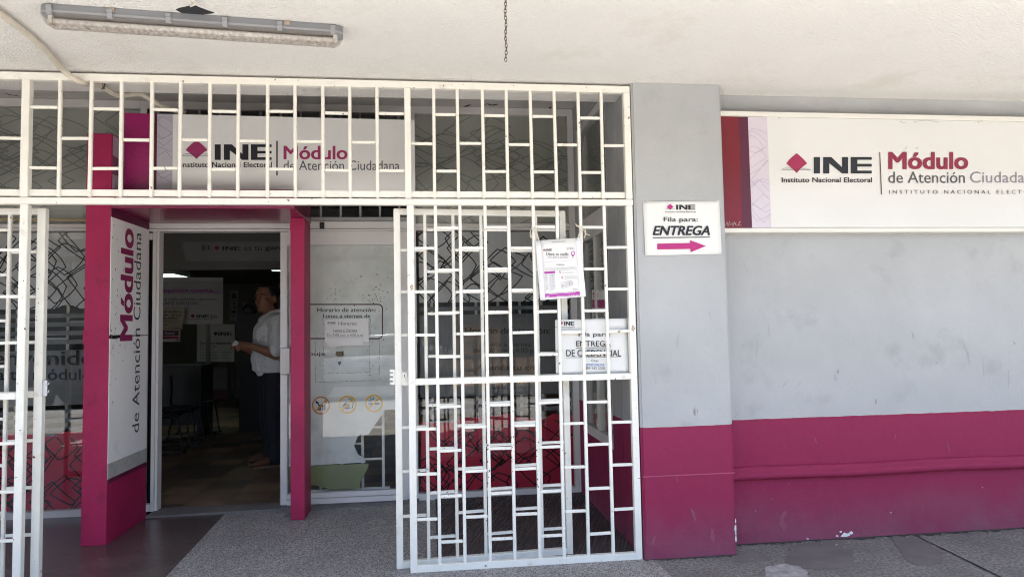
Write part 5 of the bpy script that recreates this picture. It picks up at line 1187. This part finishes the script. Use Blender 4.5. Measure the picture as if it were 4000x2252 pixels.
# head: cranium, jaw, brow, nose, lips, chin, ears grow out of the same surface
ell(bm, Hd(-.015, 0, .035), (.122, .098, .112), 24, 16, HR); ell(bm, Hd(.03, 0, -.045), (.085, .078, .095), 20, 14, HR); ell(bm, Hd(.055, 0, -.105), (.05, .05, .04), 16, 10, HR)
for s in (-1, 1): ell(bm, Hd(.06, .045*s, -.03), (.04, .035, .04), 14, 10, HR); ell(bm, Hd(.088, .036*s, .030), (.018, .035, .012), 12, 8, HR); ell(bm, Hd(-.02, .103*s, -.01), (.026, .012, .042), 12, 8, HR)
limb(bm, [Hd(.095, 0, .02), Hd(.12, 0, -.02), Hd(.132, 0, -.038)], [.012, .017, .021], 10)
for s in (-1, 1): ell(bm, Hd(.112, .017*s, -.042), (.016, .013, .012), 10, 8, HR)
ell(bm, Hd(.102, 0, -.074), (.016, .034, .009), 12, 8, HR); ell(bm, Hd(.098, 0, -.088), (.016, .03, .010), 12, 8, HR); ell(bm, Hd(.09, 0, -.12), (.024, .028, .022), 12, 8, HR)
body = remesh('body', bm, .0055, SKIN, pe, 5)
bm = bmesh.new(); ell(bm, Hd(-.035, 0, .055), (.125, .108, .108), 28, 18, HR)
bmesh.ops.delete(bm, geom=[v for v in bm.verts if ((v.co-HC).dot(hd) > .045 and (v.co-HC).dot(hu) < .10) or (v.co-HC).dot(hu) < -.06 or ((v.co-HC).dot(hd) > -.02 and (v.co-HC).dot(hu) < .0)], context='VERTS')
for v in bm.verts: v.co += (v.co-HC).normalized()*random.uniform(-.004, .006)
ho_ = new_obj('hair', bm, HAIR, pe, True); so = ho_.modifiers.new('thickness', 'SOLIDIFY'); so.thickness = .012; so.offset = -1
for s in (-1, 1):
    bm = bmesh.new(); ell(bm, Hd(.088, .036*s, .008), (.012, .016, .008), 12, 8, HR); ey = new_obj('eye', bm, mat('eye_white', (.45, .42, .40), .3), pe, True)
    bm = bmesh.new(); ell(bm, Hd(.0965, .036*s, .008), (.005, .007, .007), 10, 6, HR); new_obj('iris', bm, INK, ey, True)
    bm = bmesh.new(); limb(bm, [Hd(.103, .016*s, .034), Hd(.104, .036*s, .041), Hd(.09, .06*s, .034)], [.005, .006, .004], 6); new_obj('eyebrow', bm, HAIR, pe, True)
bm = bmesh.new()
limb(bm, [L_(.0, 0, 1.0), L_(.052, 0, 1.10), L_(.045, 0, 1.24), L_(.04, 0, 1.38), L_(.0, 0, 1.49)], [.168, .170, .158, .160, .11], 20)
for s in (-1, 1):
    e = at(1078, 1385, Y=7.24) if s == 1 else at(1028, 1392, Y=7.62); sh = L_(-.01, .205*s, 1.475)
    limb(bm, [L_(0, .08*s, 1.50), sh, sh.lerp(e, .5), sh.lerp(e, .86)], [.098, .098, .088, .086], 16)
    limb(bm, [L_(0, .09*s, 1.04), L_(.02, .09*s, 1.3)], [.145, .13], 16)
    limb(bm, [L_(-.06, .05*s, 1.545), L_(.0, .085*s, 1.55), L_(.085, .04*s, 1.50)], [.03, .03, .022], 10)
for k in range(9):      # soft folds hanging over the belt and under the arm
    a_ = RAD(-70+k*20); limb(bm, [L_(.19*math.cos(a_), .17*math.sin(a_), 1.0), L_(.20*math.cos(a_+.1), .17*math.sin(a_+.1), 1.10+.03*(k % 3))], [.020, .010], 8)
sh_ = remesh('shirt', bm, .008, SHIRT, pe, 4)
bm = bmesh.new()
for s in (-1, 1):
    a = L_(.055, .082*s, 1.60); b = L_(.135, .012*s, 1.54); c = L_(.165, .075*s, 1.45); d = L_(.09, .135*s, 1.52); e2 = L_(-.06, .09*s, 1.63); f2 = L_(-.07, .14*s, 1.55)
    for q in ((a, b, c, d), (e2, a, d, f2)): bm.faces.new([bm.verts.new(p) for p in q])
co = new_obj('collar', bm, SHIRT, sh_); so = co.modifiers.new('thickness', 'SOLIDIFY'); so.thickness = .006
bm = bmesh.new()
limb(bm, [L_(.0, 0, 1.04), L_(0, 0, .93)], [.15, .155], 20)
for s in (-1, 1): limb(bm, [L_(0, .092*s, .93), L_(.02, .105*s, .52), L_(-.01, .112*s, .14), L_(.005, .113*s, .075)], [.128, .098, .084, .088], 16)
remesh('jeans', bm, .009, JEANS, pe, 4)
bm = bmesh.new(); ring = [L_(.165*math.cos(a*.2618), .168*math.sin(a*.2618), 1.005) for a in range(24)]
tube(bm, ring, .017, 8, closed=True); new_obj('belt', bm, BLACKP, pe, True)
for s in (-1, 1):
    bm = bmesh.new(); limb(bm, [L_(-.05, .112*s, .065), L_(.08, .125*s, .062), L_(.19, .138*s, .045)], [.05, .05, .040], 12); limb(bm, [L_(0, .113*s, .11), L_(.02, .113*s, .07)], [.05, .055], 12)
    for v in bm.verts: v.co.z = max(v.co.z, base.z+.018)
    shoe = remesh('shoe', bm, .007, SHOE, pe, 3)
    bm = bmesh.new(); out = [L_(-.105+.34*t, .112*s+.028*t+wd*(.045+.012*math.sin(t*5)), .0) for t, wd in [(k/8, 1) for k in range(9)] + [(k/8, -1) for k in range(8, -1, -1)]]
    vs = [bm.verts.new(p) for p in out]; bm.faces.new(vs); r = bmesh.ops.extrude_face_region(bm, geom=bm.faces[:]); bmesh.ops.translate(bm, vec=(0, 0, .022), verts=[v for v in r['geom'] if isinstance(v, bmesh.types.BMVert)])
    new_obj('sole', bm, SOLE, shoe)
    bm = bmesh.new()
    for k in range(4): tube(bm, [L_(.075+.026*k, .112*s+.028*.5+o*.026, .098-.011*k-abs(o)*.012) for o in (-1, -.5, 0, .5, 1)], .0045, 6)
    new_obj('lace', bm, mat('dark_lace', (.03, .02, .015), .8), shoe)
bm = bmesh.new(); c = [at(x, y, Y=yy) for x, y, yy in ((906, 1350, 7.22), (934, 1363, 7.24), (945, 1346, 7.24), (918, 1326, 7.22))]; bm.faces.new([bm.verts.new(p) for p in c]); r = bmesh.ops.extrude_face_region(bm, geom=bm.faces[:]); bmesh.ops.translate(bm, vec=(0, .003, 0), verts=[v for v in r['geom'] if isinstance(v, bmesh.types.BMVert)])
tag(new_obj('folded_paper', bm, PAPER), 'small folded white paper in the hands of the man', 'paper')

# ------------------------------------------------------------------ across the street (seen mirrored in the shop glass)
ob = thing('building', 'pale building across the street mirrored in the shop glass', 'building')
bm = bmesh.new(); bx(bm, -40, 40, -30, -22, -.16, 7); new_obj('wall', bm, mat('far_wall', (.38, .33, .27), .9), ob)
for i in range(12):
    x = -33+i*6; box('window', x, x+2.2, -22.0+.002, -21.95, 1.0, 2.9, BLACKP, ob)
def make_car(label, m, x, y):
    t = thing('parked_car', label, 'car', 'cars parked along the kerb across the lane'); z0 = -.16
    prof = [(-2.15, .35), (-2.2, .62), (-2.05, .86), (-1.25, .95), (-.62, 1.42), (.75, 1.46), (1.5, 1.02), (2.12, .92), (2.2, .62), (2.15, .35)]
    bm = bmesh.new(); prism(bm, prof, lambda u, v, d=0: Vector((u, -d, v)), -.85, .85); bmesh.ops.bevel(bm, geom=[e for e in bm.edges], offset=.09, segments=3, affect='EDGES'); new_obj('body', bm, m, t, True)
    for s in (-1, 1):
        bm = bmesh.new(); prism(bm, [(-1.12, .98), (-.58, 1.36), (.70, 1.40), (1.30, 1.02)], lambda u, v, d=0: Vector((u, s*(.853+d), v)), 0, .004); new_obj('side_window', bm, BLACKP, t)
        for u in (-1.35, 1.32):
            bm = bmesh.new(); tube(bm, [(u, s*.70, .33), (u, s*.875, .33)], .33, 22); wh = new_obj('wheel', bm, mat('tyre', (.02, .02, .02), .8), t)
            bm = bmesh.new(); tube(bm, [(u, s*.86, .33), (u, s*.885, .33)], .20, 18); new_obj('rim', bm, STEEL, wh)
    bm = bmesh.new(); prism(bm, [(1.47, 1.045), (.80, 1.44), (.83, 1.455), (1.52, 1.06)], lambda u, v, d=0: Vector((u, -d, v)), -.68, .68); new_obj('windscreen', bm, BLACKP, t)
    t.location = (x, y, z0); return t
make_car('silver car parked outside the porch mirrored in the shop glass', mat('silver_paint', (.5, .5, .52), .25, metal=.6), -1.2, -4.4)
make_car('white car parked outside the porch behind the silver car', mat('white_paint', (.75, .75, .74), .25), 6.6, -4.5)
make_car('dark grey car parked outside the porch before the silver car', mat('grey_paint', (.08, .08, .09), .25, metal=.4), -6.6, -4.45)
ct = thing('tan_reflection_prop', 'tan boarded street cart on brown legs added for its tan reflection in the right shop window', 'prop')  # invented to cast a tan reflection; its front slants to catch the sun
p = at(1780, 1400, Y=14.1); q = at(2090, 1400, Y=14.1)
TAN = mat('tan_board', (.82, .47, .22), .7, var=.1, vscale=6); BRN = mat('brown_post', (.16, .09, .05), .7)
bm = bmesh.new(); prism(bm, [(-3.4, .25), (-2.28, .25), (-2.95, 1.46), (-3.4, 1.46)], lambda u, v, d=0: Vector((d, u, v)), p.x, q.x); new_obj('body', bm, TAN, ct); box('counter', p.x-.06, q.x+.06, -3.45, -2.56, 1.462, 1.50, BRN, ct)
for x in (p.x+.02, (p.x+q.x)/2, q.x-.06):
    for y in (-3.36, -2.40): box('leg', x, x+.05, y, y+.05, -.16 if y < -2.46 else 0, .249, BRN, ct)

# ------------------------------------------------------------------ security bars behind the glass, grime along the wall base
def window_grille(label, x0, x1, z0, z1, step, first):
    t = thing('window_grille', label, 'grille', 'security grilles behind the shop glass'); y = 5.845; x = first; xs = []
    while x < x1: xs.append(x); x += step
    for x in xs: tubeobj('bar', (x, y, z0), (x, y, z1), .022, .018, t)
    for i, x in enumerate(xs[:-1]):
        z = z0+.10+(.128 if i % 2 else 0)
        while z < z1-.05:
            tubeobj('rung', (x+.012, y, z), (xs[i+1]-.012, y, z), .018, .014, t, Vector((0, 0, 1))); z += .256
    for z in (z0-.012, z1+.012): tubeobj('rail', (xs[0]-.05, y, z), (xs[-1]+.05, y, z), .024, .018, t, Vector((0, 0, 1)))
window_grille('white security bars behind the torn film of the sliding door', -1.10, -.25, .10, 1.9, .167, at(1417, 1800, Y=5.845).x-.167*3)
window_grille('white security bars behind the striped film of the right shop window', -.05, 1.16, .62, 1.62, .186, .02)
window_grille('white security bars behind the striped film of the left shop window', -4.0, -2.27, .62, 1.62, .186, -3.95)
random.seed(77)
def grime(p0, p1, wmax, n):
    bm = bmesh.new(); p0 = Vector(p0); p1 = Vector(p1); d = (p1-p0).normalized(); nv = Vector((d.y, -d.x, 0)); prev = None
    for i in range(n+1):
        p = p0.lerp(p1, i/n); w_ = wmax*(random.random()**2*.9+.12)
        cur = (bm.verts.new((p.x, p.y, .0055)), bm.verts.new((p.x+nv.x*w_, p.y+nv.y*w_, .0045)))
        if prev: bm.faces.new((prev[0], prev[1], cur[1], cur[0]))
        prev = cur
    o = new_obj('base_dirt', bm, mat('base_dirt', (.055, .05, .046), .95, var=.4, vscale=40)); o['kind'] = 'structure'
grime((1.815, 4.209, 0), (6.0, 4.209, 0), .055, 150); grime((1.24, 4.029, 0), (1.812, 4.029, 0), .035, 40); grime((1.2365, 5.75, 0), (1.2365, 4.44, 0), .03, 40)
bm = bmesh.new()
for i in range(70):
    x, y = random.uniform(.9, 4.2), random.uniform(3.75, 4.19) if random.random() < .6 else random.gauss(4.12, .05)
    if (1.2 < x < 1.83 and y > 4.02) or y > 4.2: continue
    s_ = random.choice((.003, .004, .005, .008)); 
    bmesh.ops.create_icosphere(bm, subdivisions=1, radius=s_, matrix=Matrix.Translation((x, y, .006)) @ Matrix.Diagonal((1, random.uniform(.5, 1), .5, 1)))
o = new_obj('gravel', bm, mat('grit', (.30, .28, .26), .9, var=.6, vscale=90)); o['kind'] = 'stuff'; o['label'] = 'scattered small grit on the pavement by the pillar'; o['category'] = 'grit'
